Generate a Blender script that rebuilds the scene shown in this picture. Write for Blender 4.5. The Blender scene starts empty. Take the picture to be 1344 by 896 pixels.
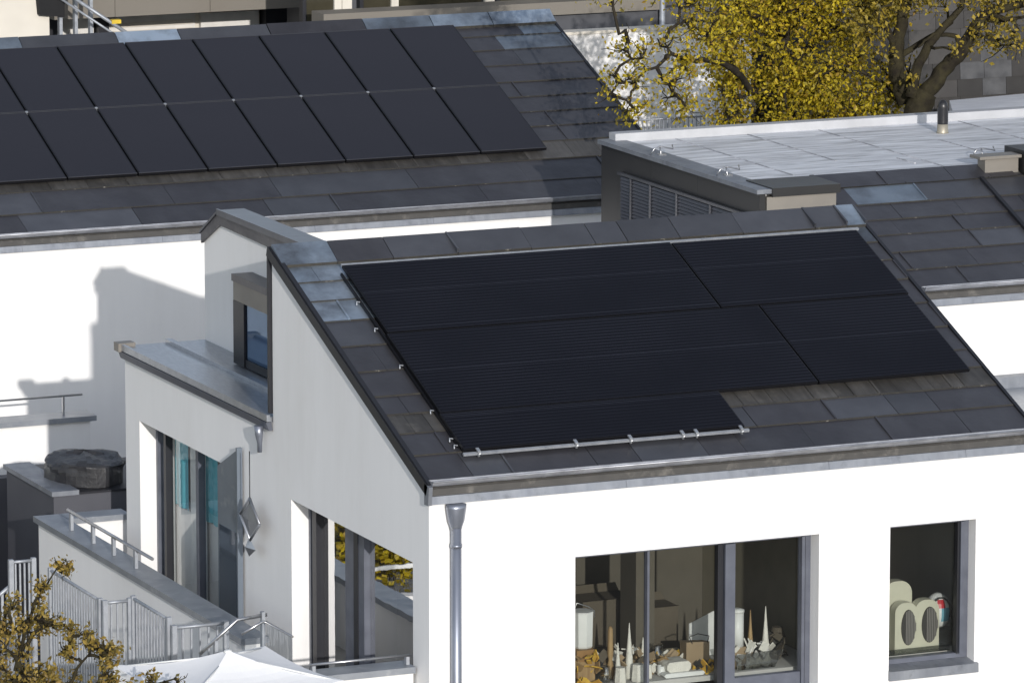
import bpy, math, random
from mathutils import Vector, Matrix
from mathutils.geometry import tessellate_polygon
R = math.radians
SC = bpy.context.scene
COL = SC.collection
random.seed(7)

# ------------------------------------------------------------------ camera
FPX = 7467.0
PIT, YAW = R(10.25), R(23.5)
FW = Vector((math.sin(YAW)*math.cos(PIT), math.cos(YAW)*math.cos(PIT), -math.sin(PIT)))
RT = Vector((math.cos(YAW), -math.sin(YAW), 0))
UP = RT.cross(FW)
CAM = Vector((-21.864, -52.407, 18.456))
def _ray(x, y): return FW + RT*((x-672)/FPX) - UP*((y-448)/FPX)
def at_y(x, y, Y):                       # point of a pixel's sight line at depth Y
    d = _ray(x, y); return CAM + d*((Y-CAM.y)/d.y)
def at_x(x, y, X):
    d = _ray(x, y); return CAM + d*((X-CAM.x)/d.x)
cd = bpy.data.cameras.new('camera'); cam = bpy.data.objects.new('camera', cd); COL.objects.link(cam)
cam.location = CAM
cam.rotation_euler = (R(90)-PIT, 0, -YAW)
cd.sensor_width = 36; cd.lens = 36*FPX/1344; cd.clip_start = 1; cd.clip_end = 1500
SC.camera = cam

# ------------------------------------------------------------------ light
SUN_EL, SUN_AZ = R(13.2), R(11.2)
to_sun = Vector((-math.sin(SUN_AZ)*math.cos(SUN_EL), -math.cos(SUN_AZ)*math.cos(SUN_EL), math.sin(SUN_EL)))
w = bpy.data.worlds.new('World'); SC.world = w; w.use_nodes = True
nt = w.node_tree; nt.nodes.clear()
sky = nt.nodes.new('ShaderNodeTexSky'); sky.sky_type = 'NISHITA'; sky.sun_disc = False
sky.sun_elevation = R(24); sky.sun_rotation = math.atan2(to_sun.x, to_sun.y)
sky.air_density = 1.0; sky.dust_density = 0.6; sky.ozone_density = 2.0
bg = nt.nodes.new('ShaderNodeBackground'); bg.inputs['Strength'].default_value = 0.155
wo = nt.nodes.new('ShaderNodeOutputWorld')
hs = nt.nodes.new('ShaderNodeHueSaturation'); hs.inputs['Saturation'].default_value = 0.5
nt.links.new(sky.outputs[0], hs.inputs['Color']); nt.links.new(hs.outputs[0], bg.inputs[0]); nt.links.new(bg.outputs[0], wo.inputs[0])
sl = bpy.data.lights.new('sun', 'SUN'); sl.energy = 3.0; sl.angle = R(0.5); sl.color = (1.0, 0.955, 0.91)
so = bpy.data.objects.new('sun', sl); COL.objects.link(so)
so.rotation_euler = (-to_sun).to_track_quat('-Z', 'Y').to_euler(); so.location = (0, -20, 30)
SC.view_settings.view_transform = 'Standard'; SC.view_settings.look = 'None'
SC.view_settings.gamma = 1; SC.view_settings.use_curve_mapping = False
SC.view_settings.exposure = 0.15

# ------------------------------------------------------------------ materials
def _new(name):
    m = bpy.data.materials.new(name); m.use_nodes = True
    n = m.node_tree.nodes; n.clear()
    out = n.new('ShaderNodeOutputMaterial'); b = n.new('ShaderNodeBsdfPrincipled')
    m.node_tree.links.new(b.outputs[0], out.inputs[0])
    return m, m.node_tree, b, out
def mat(name, c, rough=0.6, metal=0.0, c2=None, scale=4.0, bump=0.0, bscale=40.0, island=0.0, spec=0.5,
        stretch=(1, 1, 1), rvar=0.0, dirt=None, dscale=1.5, dlo=0.55, dhi=0.75, bdist=0.01, streak=None):
    m, t, b, out = _new(name); L = t.links; N = t.nodes
    b.inputs['Roughness'].default_value = rough; b.inputs['Metallic'].default_value = metal
    b.inputs['Specular IOR Level'].default_value = spec
    tc = N.new('ShaderNodeTexCoord'); mp = N.new('ShaderNodeMapping'); mp.inputs['Scale'].default_value = stretch
    L.new(tc.outputs['Object'], mp.inputs[0])
    c2 = c2 or tuple(x*0.86 for x in c)
    nz = N.new('ShaderNodeTexNoise'); nz.inputs['Scale'].default_value = scale; nz.inputs['Detail'].default_value = 6
    L.new(mp.outputs[0], nz.inputs['Vector'])
    mx = N.new('ShaderNodeMix'); mx.data_type = 'RGBA'
    rp = N.new('ShaderNodeMapRange'); rp.inputs[1].default_value = 0.3; rp.inputs[2].default_value = 0.7
    L.new(nz.outputs[0], rp.inputs[0]); L.new(rp.outputs[0], mx.inputs[0])
    mx.inputs[6].default_value = (*c, 1); mx.inputs[7].default_value = (*c2, 1)
    col = mx.outputs[2]
    if island:
        g = N.new('ShaderNodeNewGeometry'); mr = N.new('ShaderNodeMapRange')
        mr.inputs[3].default_value = 1-island; mr.inputs[4].default_value = 1+island
        L.new(g.outputs['Random Per Island'], mr.inputs[0])
        h = N.new('ShaderNodeVectorMath'); h.operation = 'SCALE'
        L.new(col, h.inputs[0]); L.new(mr.outputs[0], h.inputs['Scale']); col = h.outputs[0]
        if rvar:
            m2 = N.new('ShaderNodeMapRange'); m2.inputs[3].default_value = rough-rvar; m2.inputs[4].default_value = rough+rvar
            L.new(g.outputs['Random Per Island'], m2.inputs[0]); L.new(m2.outputs[0], b.inputs['Roughness'])
    if dirt:
        n2 = N.new('ShaderNodeTexNoise'); n2.inputs['Scale'].default_value = dscale; n2.inputs['Detail'].default_value = 8
        n2.inputs['Roughness'].default_value = 0.65
        L.new(mp.outputs[0], n2.inputs['Vector'])
        r2 = N.new('ShaderNodeMapRange'); r2.inputs[1].default_value = dlo; r2.inputs[2].default_value = dhi
        L.new(n2.outputs[0], r2.inputs[0])
        m3 = N.new('ShaderNodeMix'); m3.data_type = 'RGBA'; L.new(r2.outputs[0], m3.inputs[0])
        L.new(col, m3.inputs[6]); m3.inputs[7].default_value = (*dirt, 1); col = m3.outputs[2]
    if streak:                           # run-off streaks, long in one direction: (stretch, strength)
        mp3 = N.new('ShaderNodeMapping'); mp3.inputs['Scale'].default_value = streak[0]; L.new(tc.outputs['Object'], mp3.inputs[0])
        n3 = N.new('ShaderNodeTexNoise'); n3.inputs['Scale'].default_value = 3.0; n3.inputs['Detail'].default_value = 7; n3.inputs['Roughness'].default_value = 0.6
        L.new(mp3.outputs[0], n3.inputs['Vector'])
        r3 = N.new('ShaderNodeMapRange'); r3.inputs[1].default_value = 0.35; r3.inputs[2].default_value = 0.68
        r3.inputs[3].default_value = 1-streak[1]; r3.inputs[4].default_value = 1+streak[1]; L.new(n3.outputs[0], r3.inputs[0])
        h3 = N.new('ShaderNodeVectorMath'); h3.operation = 'SCALE'; L.new(col, h3.inputs[0]); L.new(r3.outputs[0], h3.inputs['Scale']); col = h3.outputs[0]
    L.new(col, b.inputs['Base Color'])
    if bump:
        nb = N.new('ShaderNodeTexNoise'); nb.inputs['Scale'].default_value = bscale; nb.inputs['Detail'].default_value = 4
        L.new(mp.outputs[0], nb.inputs['Vector'])
        bp = N.new('ShaderNodeBump'); bp.inputs['Strength'].default_value = bump; bp.inputs['Distance'].default_value = bdist
        L.new(nb.outputs[0], bp.inputs['Height']); L.new(bp.outputs[0], b.inputs['Normal'])
    return m
def glass(name, tint=(0.75, 0.78, 0.76), refl=0.1, k=1.0, film=(1, 1, 1)):
    m, t, b, out = _new(name); L = t.links; N = t.nodes; N.remove(b)
    tr = N.new('ShaderNodeBsdfTransparent'); tr.inputs[0].default_value = (*tint, 1)
    gl = N.new('ShaderNodeBsdfGlossy'); gl.inputs['Roughness'].default_value = 0.015; gl.inputs[0].default_value = (*film, 1)
    nz = N.new('ShaderNodeTexNoise'); nz.inputs['Scale'].default_value = 2.2
    tc = N.new('ShaderNodeTexCoord'); L.new(tc.outputs['Object'], nz.inputs['Vector'])
    bp = N.new('ShaderNodeBump'); bp.inputs['Strength'].default_value = 0.05; bp.inputs['Distance'].default_value = 0.02
    L.new(nz.outputs[0], bp.inputs['Height']); L.new(bp.outputs[0], gl.inputs['Normal'])
    fr = N.new('ShaderNodeFresnel'); ge = N.new('ShaderNodeNewGeometry'); io = N.new('ShaderNodeMapRange')
    io.inputs[3].default_value = 1.5; io.inputs[4].default_value = 1/1.5      # same reflection from both sides of a pane
    L.new(ge.outputs['Backfacing'], io.inputs[0]); L.new(io.outputs[0], fr.inputs[0])
    mm = N.new('ShaderNodeMath'); mm.operation = 'MULTIPLY_ADD'; mm.inputs[1].default_value = k; mm.inputs[2].default_value = refl
    mm.use_clamp = True
    L.new(fr.outputs[0], mm.inputs[0])
    mx = N.new('ShaderNodeMixShader'); L.new(mm.outputs[0], mx.inputs[0]); L.new(tr.outputs[0], mx.inputs[1]); L.new(gl.outputs[0], mx.inputs[2])
    L.new(mx.outputs[0], out.inputs[0])
    return m
def leafmat(name, cols, trans=0.35):
    m, t, b, out = _new(name); L = t.links; N = t.nodes
    g = N.new('ShaderNodeNewGeometry'); cr = N.new('ShaderNodeValToRGB'); L.new(g.outputs['Random Per Island'], cr.inputs[0])
    e = cr.color_ramp.elements
    e[0].position = 0; e[0].color = (*cols[0], 1); e[1].position = 1; e[1].color = (*cols[-1], 1)
    for i, c in enumerate(cols[1:-1]):
        q = e.new((i+1)/(len(cols)-1)); q.color = (*c, 1)
    L.new(cr.outputs[0], b.inputs['Base Color']); b.inputs['Roughness'].default_value = 0.55
    tl = N.new('ShaderNodeBsdfTranslucent'); L.new(cr.outputs[0], tl.inputs[0])
    mx = N.new('ShaderNodeMixShader'); mx.inputs[0].default_value = trans
    L.new(b.outputs[0], mx.inputs[1]); L.new(tl.outputs[0], mx.inputs[2]); L.new(mx.outputs[0], out.inputs[0])
    return m
def pvmat(name, base, line, period, rough=0.18, spec=0.5, coat=0.0):
    m, t, b, out = _new(name); L = t.links; N = t.nodes
    b.inputs['Roughness'].default_value = rough; b.inputs['Specular IOR Level'].default_value = spec
    tc = N.new('ShaderNodeTexCoord'); sp = N.new('ShaderNodeSeparateXYZ'); L.new(tc.outputs['Object'], sp.inputs[0])
    nz = N.new('ShaderNodeTexNoise'); nz.inputs['Scale'].default_value = 0.7; L.new(tc.outputs['Object'], nz.inputs['Vector'])
    if period:
        mu = N.new('ShaderNodeMath'); mu.operation = 'MULTIPLY'; mu.inputs[1].default_value = 1/period; L.new(sp.outputs['Y'], mu.inputs[0])
        f = N.new('ShaderNodeMath'); f.operation = 'FRACT'; L.new(mu.outputs[0], f.inputs[0])
        s = N.new('ShaderNodeMath'); s.operation = 'LESS_THAN'; s.inputs[1].default_value = 0.3; L.new(f.outputs[0], s.inputs[0])
        fac = N.new('ShaderNodeMath'); fac.operation = 'MULTIPLY'; L.new(s.outputs[0], fac.inputs[0])
        mr = N.new('ShaderNodeMapRange'); mr.inputs[1].default_value = 0.35; mr.inputs[2].default_value = 0.65
        mr.inputs[3].default_value = 0.35; mr.inputs[4].default_value = 1.0
        L.new(nz.outputs[0], mr.inputs[0]); L.new(mr.outputs[0], fac.inputs[1]); fo = fac.outputs[0]
    else:
        mr = N.new('ShaderNodeMapRange'); mr.inputs[1].default_value = 0.3; mr.inputs[2].default_value = 0.7
        L.new(nz.outputs[0], mr.inputs[0]); fo = mr.outputs[0]
    mx = N.new('ShaderNodeMix'); mx.data_type = 'RGBA'; L.new(fo, mx.inputs[0])
    mx.inputs[6].default_value = (*base, 1); mx.inputs[7].default_value = (*line, 1)
    L.new(mx.outputs[2], b.inputs['Base Color'])
    return m

STUCCO = mat('white_stucco', (0.79, 0.785, 0.775), 0.92, c2=(0.765, 0.76, 0.75), scale=0.8, bump=0.25, bscale=160, spec=0.2, bdist=0.004,
             dirt=(0.70, 0.69, 0.67), dscale=0.9, dlo=0.5, dhi=0.85, stretch=(1, 1, 0.35), streak=((2.5, 2.5, .3), .012))
ZINC = mat('weathered_zinc', (0.062, 0.061, 0.070), 0.36, 0.55, c2=(0.075, 0.074, 0.083), scale=2.5, bump=0.35, bscale=1.6, island=0.10, rvar=0.06,
           dirt=(0.105, 0.107, 0.118), dscale=0.7, dlo=0.46, dhi=0.82, bdist=0.05, streak=((1.2, .35, .35), .09))
ZSHEEN = mat('sky_sheen_zinc', (0.30, 0.37, 0.45), 0.40, 0.65, c2=(0.40, 0.47, 0.55), scale=1.6, bump=0.3, bscale=3, island=0.35, bdist=0.02,
              dirt=(0.075, 0.08, 0.092), dscale=0.9, dlo=0.44, dhi=0.72)  # sky reflection put into the sheet colour, fading to plain zinc in patches
ZMID = mat('grey_zinc_sheet', (0.085, 0.088, 0.10), 0.36, 0.55, c2=(0.11, 0.114, 0.128), scale=3, bump=0.3, bscale=2, island=0.2, bdist=0.02)
ZTAN = mat('stained_zinc_sheet', (0.066, 0.063, 0.060), 0.5, 0.35, c2=(0.092, 0.088, 0.083), scale=5, island=0.3, bump=0.2, bscale=6,
           dirt=(0.14, 0.13, 0.115), dscale=3.5, dlo=0.55, dhi=0.8, streak=((5, .5, .5), .22))
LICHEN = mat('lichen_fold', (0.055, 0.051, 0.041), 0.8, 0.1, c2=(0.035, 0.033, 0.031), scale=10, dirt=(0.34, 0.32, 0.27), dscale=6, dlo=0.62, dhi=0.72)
GUTTER = mat('gutter_zinc', (0.40, 0.41, 0.44), 0.42, 0.55, c2=(0.30, 0.31, 0.34), scale=5, bump=0.15, bscale=7, dirt=(0.18, 0.18, 0.19), dscale=6, dlo=0.58, dhi=0.8, streak=((1.2, 6, 6), .25))
FLASH = mat('flashing_zinc', (0.20, 0.215, 0.245), 0.5, 0.55, c2=(0.27, 0.285, 0.31), scale=4, bump=0.12, bscale=5, dirt=(0.14, 0.15, 0.17), dscale=5, streak=((3, 1, .4), .10))
BROWNZ = mat('brown_fascia', (0.080, 0.077, 0.073), 0.6, 0.2, c2=(0.060, 0.058, 0.056), scale=6, dirt=(0.17, 0.16, 0.145), dscale=5)
DARKTRIM = mat('dark_trim', (0.026, 0.027, 0.033), 0.45, 0.4, scale=6)
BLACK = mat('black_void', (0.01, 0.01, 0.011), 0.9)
ANTH = mat('anthracite_frame', (0.085, 0.093, 0.118), 0.42, 0.1, c2=(0.12, 0.13, 0.16), scale=5)
PIPEZ = mat('pipe_zinc', (0.30, 0.32, 0.37), 0.38, 0.7, c2=(0.22, 0.24, 0.29), scale=6, stretch=(1, 1, 0.3), dirt=(0.42, 0.44, 0.47), dscale=5, dlo=0.6, dhi=0.8)
WINGZ = mat('seamed_zinc', (0.30, 0.32, 0.35), 0.33, 0.7, c2=(0.40, 0.42, 0.45), scale=7, stretch=(4, 1, 1), bump=0.35, bscale=9, dirt=(0.46, 0.46, 0.46), dscale=8, dlo=0.58, dhi=0.75)
PVMAIN = pvmat('ribbed_black_pv', (0.003, 0.0031, 0.0058), (0.016, 0.0165, 0.0235), 0.054, 0.3, 0.10)
PVREAR = pvmat('matt_black_pv', (0.017, 0.0167, 0.0225), (0.0195, 0.019, 0.025), 0, 0.35, 0.25)
PVEDGE = mat('black_pv_frame', (0.012, 0.012, 0.015), 0.4, 0.5)
PVRIM = mat('frame_edge', (0.10, 0.10, 0.11), 0.45, 0.6)
PVLINE = mat('cell_gap_line', (0.022, 0.023, 0.032), 0.3, 0.5)
ALU = mat('aluminium', (0.62, 0.63, 0.64), 0.38, 0.85, bump=0.1, bscale=15)
STEEL = mat('stainless', (0.50, 0.50, 0.51), 0.3, 0.9, dirt=(0.2, 0.2, 0.21), dscale=14)
GALV = mat('galvanised', (0.40, 0.42, 0.45), 0.5, 0.45, c2=(0.29, 0.31, 0.34), scale=9)
COPE = mat('coping_zinc', (0.33, 0.35, 0.38), 0.45, 0.5, c2=(0.24, 0.26, 0.29), scale=3, bump=0.15, bscale=4, dirt=(0.42, 0.43, 0.45), dscale=5)
MEMB = mat('roof_membrane', (0.74, 0.745, 0.76), 0.5, 0.1, c2=(0.62, 0.63, 0.65), scale=2.2, stretch=(0.4, 3, 1), bump=0.3, bscale=7,
           dirt=(0.25, 0.25, 0.255), dscale=3.0, dlo=0.52, dhi=0.72, streak=((.35, 4, 1), .28))
CONC = mat('pale_concrete', (0.50, 0.49, 0.47), 0.9, scale=3, bump=0.2, bscale=30)
SHED = mat('grey_board', (0.06, 0.062, 0.075), 0.7, scale=2, c2=(0.072, 0.074, 0.087))
TARP = mat('tarp_black', (0.016, 0.016, 0.018), 0.45, bump=0.5, bscale=5, c2=(0.035, 0.035, 0.038), scale=6, bdist=0.05)
BEIGE = mat('beige_panel', (0.19, 0.175, 0.15), 0.7, c2=(0.18, 0.162, 0.137), scale=1.2, spec=0.3)
CREAM = mat('cream_wall', (0.66, 0.62, 0.54), 0.85, c2=(0.58, 0.54, 0.47), scale=1.5)
GREYCLAD = mat('grey_cladding', (0.085, 0.088, 0.10), 0.6, 0.2, c2=(0.07, 0.073, 0.083), scale=1.5)
TAUPE = mat('taupe_clad', (0.033, 0.033, 0.034), 0.42, 0.35, c2=(0.025, 0.025, 0.026), scale=1.1, bump=0.15, bscale=3, stretch=(1, 1, 0.5))
BEIGEBOX = mat('beige_sheet', (0.25, 0.23, 0.20), 0.5, 0.3, c2=(0.20, 0.185, 0.165), scale=1.8)
SLATE = mat('brown_slate', (0.033, 0.030, 0.029), 0.5, 0.15, c2=(0.045, 0.042, 0.04), scale=4, island=0.4, bump=0.3, bscale=10)
SLATEB = mat('shiny_slate', (0.12, 0.12, 0.125), 0.35, 0.4, c2=(0.06, 0.06, 0.065), scale=4, bump=0.5, bscale=8)
BARK = mat('bark', (0.018, 0.015, 0.012), 0.9, spec=0.15, c2=(0.04, 0.034, 0.024), scale=9, bump=0.8, bscale=18, bdist=0.03)
BARKL = mat('mossy_bark', (0.016, 0.013, 0.010), 0.9, c2=(0.046, 0.040, 0.020), scale=5, spec=0.15, bump=0.8, bscale=18, bdist=0.03)
LEAFA = leafmat('autumn_leaf', [(0.08, 0.065, 0.012), (0.40, 0.32, 0.018), (0.70, 0.55, 0.025), (0.18, 0.15, 0.015), (0.60, 0.45, 0.02), (0.24, 0.14, 0.018)], 0.42)
LEAFB = leafmat('sparse_leaf', [(0.10, 0.085, 0.015), (0.30, 0.23, 0.03), (0.42, 0.30, 0.03), (0.14, 0.12, 0.02)])
LEAFC = leafmat('bronze_leaf', [(0.10, 0.07, 0.015), (0.27, 0.19, 0.03), (0.09, 0.08, 0.02), (0.36, 0.25, 0.05), (0.16, 0.10, 0.025)], 0.25)
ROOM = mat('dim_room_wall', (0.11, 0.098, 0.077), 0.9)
ROOM_LIT = mat('brightened_room_wall', (0.30, 0.27, 0.20), 0.9)  # lighter copy of the room wall, brightness painted onto the shaded partition
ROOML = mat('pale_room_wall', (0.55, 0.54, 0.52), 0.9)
GLF = glass('front_glass', (0.80, 0.82, 0.80), 0.02, 0.8)
GLG = glass('coated_glass', (0.55, 0.58, 0.58), 0.52, 1.2)
GLT = glass('terrace_glass', (0.92, 0.95, 0.95), 0.06, 0.9)
GLB = glass('dormer_glass', (0.55, 0.62, 0.70), 0.06, 0.5, (0.6, 0.75, 0.95))
GLR = glass('railing_glass', (0.80, 0.83, 0.85), 0.05, 1.0)
CLEAR = glass('clear_plastic', (0.78, 0.79, 0.78), 0.14, 1.5)
TEAL = mat('teal_curtain', (0.11, 0.46, 0.54), 0.85, c2=(0.09, 0.38, 0.45), scale=3)
SHEER = mat('white_curtain', (0.74, 0.73, 0.71), 0.9)
CANVAS = mat('parasol_cloth', (0.86, 0.86, 0.86), 0.9, c2=(0.83, 0.83, 0.835), scale=6, bump=0.1, bscale=90)
WHITEP = mat('white_plastic', (0.72, 0.73, 0.72), 0.45)
PAPER = mat('crumpled_paper', (0.68, 0.66, 0.60), 0.85, bump=0.8, bscale=12, bdist=0.03)
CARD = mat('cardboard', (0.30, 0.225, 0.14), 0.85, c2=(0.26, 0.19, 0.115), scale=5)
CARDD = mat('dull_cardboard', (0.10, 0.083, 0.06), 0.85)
WOOD = mat('tan_wood', (0.36, 0.25, 0.12), 0.7, c2=(0.24, 0.15, 0.07), scale=8, stretch=(3, 3, 0.5))
OAK = mat('orange_wood', (0.30, 0.17, 0.06), 0.6, c2=(0.24, 0.13, 0.045), scale=7)
YELL = mat('yellow_paper', (0.62, 0.42, 0.05), 0.7, c2=(0.5, 0.25, 0.04), scale=9)
MAUVE = mat('mauve_paper', (0.32, 0.28, 0.36), 0.7)
CREAMP = mat('cream_plastic', (0.56, 0.55, 0.44), 0.4)
GRILLE = mat('dark_grille', (0.035, 0.033, 0.03), 0.6)
GRIB = mat('grey_rib', (0.19, 0.18, 0.17), 0.5)
BLUEP = mat('blue_plastic', (0.16, 0.36, 0.45), 0.35)
REDP = mat('red_plastic', (0.5, 0.03, 0.04), 0.4)
GROUND = mat('garden_ground', (0.24, 0.225, 0.21), 0.95, c2=(0.17, 0.165, 0.14), scale=0.5, bump=0.4, bscale=6, dirt=(0.24, 0.22, 0.19), dscale=0.3)
PAVE = mat('paving', (0.42, 0.41, 0.39), 0.9, c2=(0.34, 0.33, 0.31), scale=2, bump=0.2, bscale=20)
LAMPY = mat('yellow_plastic', (0.65, 0.45, 0.03), 0.5)

# ------------------------------------------------------------------ mesh building
OFF = {}
class MB:
    def __init__(s): s.v = []; s.f = []; s.m = []; s.sm = []
    def face(s, pts, m=0, smooth=False):
        i = len(s.v); s.v += [Vector(p) for p in pts]; s.f.append(tuple(range(i, i+len(pts)))); s.m.append(m); s.sm.append(smooth)
    def box(s, x0, x1, y0, y1, z0, z1, m=0, P=None):
        P = P or (lambda a, b, c: (a, b, c))
        c = [Vector(P(x, y, z)) for x in (x0, x1) for y in (y0, y1) for z in (z0, z1)]
        s.hexa(c, m)
    def hexa(s, c, m=0):                 # corners ordered x,y,z binary
        i = len(s.v); s.v += [Vector(p) for p in c]
        for q in ((0, 1, 3, 2), (4, 6, 7, 5), (0, 4, 5, 1), (2, 3, 7, 6), (0, 2, 6, 4), (1, 5, 7, 3)):
            s.f.append(tuple(i+k for k in q)); s.m.append(m); s.sm.append(False)
    def tube(s, pts, r, n=8, m=0, cap=True, smooth=True):
        pts = [Vector(p) for p in pts]; k = len(pts)
        rs = r if isinstance(r, (list, tuple)) else [r]*k
        i0 = len(s.v); ref = None
        for j, p in enumerate(pts):
            d = (pts[min(j+1, k-1)] - pts[max(j-1, 0)]).normalized()
            if ref is None: ref = Vector((0, 0, 1)) if abs(d.z) < 0.9 else Vector((1, 0, 0))
            a = d.cross(ref).normalized(); b = a.cross(d); ref = b if b.length > .1 else ref
            for q in range(n):
                t = 2*math.pi*q/n; s.v.append(p + (a*math.cos(t)+b*math.sin(t))*rs[j])
        for j in range(k-1):
            for q in range(n):
                a = i0+j*n+q; b = i0+j*n+(q+1) % n
                s.f.append((a, b, b+n, a+n)); s.m.append(m); s.sm.append(smooth)
        if cap:
            s.f.append(tuple(i0+q for q in reversed(range(n)))); s.m.append(m); s.sm.append(False)
            s.f.append(tuple(i0+(k-1)*n+q for q in range(n))); s.m.append(m); s.sm.append(False)
    def lathe(s, c, prof, n=14, m=0, sx=1, sy=1, smooth=True):
        c = Vector(c); i0 = len(s.v); k = len(prof)
        for r, z in prof:
            for q in range(n):
                t = 2*math.pi*q/n; s.v.append(c + Vector((r*sx*math.cos(t), r*sy*math.sin(t), z)))
        for j in range(k-1):
            for q in range(n):
                a = i0+j*n+q; b = i0+j*n+(q+1) % n
                s.f.append((a, b, b+n, a+n)); s.m.append(m); s.sm.append(smooth)
        s.f.append(tuple(i0+q for q in reversed(range(n)))); s.m.append(m); s.sm.append(False)
        s.f.append(tuple(i0+(k-1)*n+q for q in range(n))); s.m.append(m); s.sm.append(False)
    def prism(s, poly, d0, d1, P, m=0):  # poly in (a,z), thickness d0..d1 along the mapper's middle axis
        n = len(poly); i = len(s.v)
        s.v += [Vector(P(a, d0, z)) for a, z in poly] + [Vector(P(a, d1, z)) for a, z in poly]
        s.f.append(tuple(range(i, i+n))); s.f.append(tuple(range(i+2*n-1, i+n-1, -1)))
        s.m += [m, m]; s.sm += [False, False]
        for k in range(n):
            j = (k+1) % n; s.f.append((i+k, i+n+k, i+n+j, i+j)); s.m.append(m); s.sm.append(False)
    def panel(s, poly, holes, d0, d1, P, m=0):   # slab with openings, reveals included
        loops = [[Vector((a, z, 0)) for a, z in poly]] + [[Vector((a, z, 0)) for a, z in h] for h in holes]
        tri = tessellate_polygon(loops)
        flat = [p for l in loops for p in l]
        for d in (d0, d1):
            i = len(s.v); s.v += [Vector(P(p.x, d, p.y)) for p in flat]
            for t in tri: s.f.append(tuple(i+q for q in t)); s.m.append(m); s.sm.append(False)
        for l in loops:
            for k in range(len(l)):
                p, q = l[k], l[(k+1) % len(l)]
                s.face([P(p.x, d0, p.y), P(q.x, d0, q.y), P(q.x, d1, q.y), P(p.x, d1, p.y)], m)
    def build(s, name, mats, parent=None, at=None, recalc=False):
        if not isinstance(mats, (list, tuple)): mats = [mats]
        off = OFF[parent.name] if parent else Vector(at or (0, 0, 0))
        me = bpy.data.meshes.new(name)
        me.from_pydata([p-off for p in s.v], [], s.f)
        for m in mats: me.materials.append(m)
        me.polygons.foreach_set('material_index', s.m); me.polygons.foreach_set('use_smooth', s.sm)
        if recalc:
            import bmesh
            bm = bmesh.new(); bm.from_mesh(me); bmesh.ops.recalc_face_normals(bm, faces=bm.faces); bm.to_mesh(me); bm.free()
        me.update()
        o = bpy.data.objects.new(name, me); COL.objects.link(o)
        if parent: o.parent = parent
        else: o.location = off
        OFF[o.name] = off
        return o
def tag(o, label=None, cat=None, group=None, kind=None):
    if label: o['label'] = label
    if cat: o['category'] = cat
    if group: o['group'] = group
    if kind: o['kind'] = kind
    return o
def thing(name, label, cat, loc, group=None):
    o = bpy.data.objects.new(name, None); COL.objects.link(o); o.location = loc; o.empty_display_size = .2
    OFF[o.name] = Vector(loc)
    return tag(o, label, cat, group)
def copy_tree(o, parent=None):
    c = o.copy(); COL.objects.link(c); OFF[c.name] = OFF[o.name]
    if parent: c.parent = parent
    for ch in list(o.children): copy_tree(ch, c)
    return c
ID = lambda a, b, c: (a, b, c)
GP = lambda a, d, z: (d, a, z)           # gable planes: a runs along Y, depth along X

# ------------------------------------------------------------------ setting
b = MB(); b.face([(-700, -200, 0.0), (900, -200, 0.0), (900, 1200, 0.0), (-700, 1200, 0.0)])
g0 = tag(b.build('ground', GROUND), kind='structure')
b = MB(); b.box(-40, 40, -40, 70, 0.001, 2.3)
tag(b.build('terrain', GROUND), kind='structure')
b = MB(); b.face([(-3.5, 9.3, 2.304), (10, 9.3, 2.304), (10, 17.9, 2.304), (-3.5, 17.9, 2.304)])
tag(b.build('path', PAVE), kind='structure')

# ------------------------------------------------------------------ roof helpers
TH = math.atan(0.4008); CT, ST = math.cos(TH), math.sin(TH)
def roofP(Y0, z0): return lambda u, h, s: (u, Y0 + s*CT - h*ST, z0 + s*ST + h*CT)
def shingles(P, xa, xb, SS, rnd, special=None, wmin=.7, wmax=1.7, skip=None, tans=()):
    """courses of overlapping zinc sheets; xa / xb may be functions of s"""
    m = MB()
    for k, (s, e) in enumerate(zip(SS, SS[1:])):
        A = xa(s) if callable(xa) else xa; B = xb(s) if callable(xb) else xb
        x = A; first = True
        tan_c = any(abs(s-t) < .05 for t in tans)
        while x < B-0.01:
            wd = rnd.uniform(wmin, wmax)*(rnd.uniform(.35, .6) if first and k % 2 else 1)
            if tan_c: wd *= .33
            x2 = min(x+wd, B)
            if B-x2 < .3: x2 = B
            first = False
            if not (skip and skip((x+x2)/2, s)):
                mi = 0; q = rnd.random()
                if q < .07: mi = 1
                if tan_c: mi = 3
                if special:
                    sp = special((x+x2)/2, (s+e)/2, rnd)
                    if sp is not None: mi = sp
                t1 = rnd.uniform(-.003, .003); t2 = rnd.uniform(-.003, .003); g = .003
                hl, hh = .018, .008
                top = [P(x+g, hl+t1, s), P(x2-g, hl+t2, s), P(x2-g, hh+t2, e+.02), P(x+g, hh+t1, e+.02)]
                m.face(top, mi)
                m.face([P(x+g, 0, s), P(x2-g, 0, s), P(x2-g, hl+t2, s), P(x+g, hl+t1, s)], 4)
                m.face([P(x+g, 0, s), P(x+g, hl+t1, s), P(x+g, hh+t1, e+.02), P(x+g, 0, e+.02)], mi)
                m.face([P(x2-g, 0, s), P(x2-g, 0, e+.02), P(x2-g, hh+t2, e+.02), P(x2-g, hl+t2, s)], mi)
                # folded lower lip, patchy with lichen
                f = .009
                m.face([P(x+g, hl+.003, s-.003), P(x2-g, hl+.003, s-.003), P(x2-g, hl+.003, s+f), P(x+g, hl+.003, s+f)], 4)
                if rnd.random() < .3:    # side standing fold
                    m.box(x2-.016, x2+.004, hl-.004, hl+.010, s+.02, e-.02, mi, P)
            x = x2
    return m
SHM = [ZINC, ZMID, ZSHEEN, ZTAN, LICHEN]
def deck(P, xa, xb, s0, s1, th=.10):
    m = MB(); m.box(xa, xb, -th, -.002, s0, s1, 0, P); return m
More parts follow.
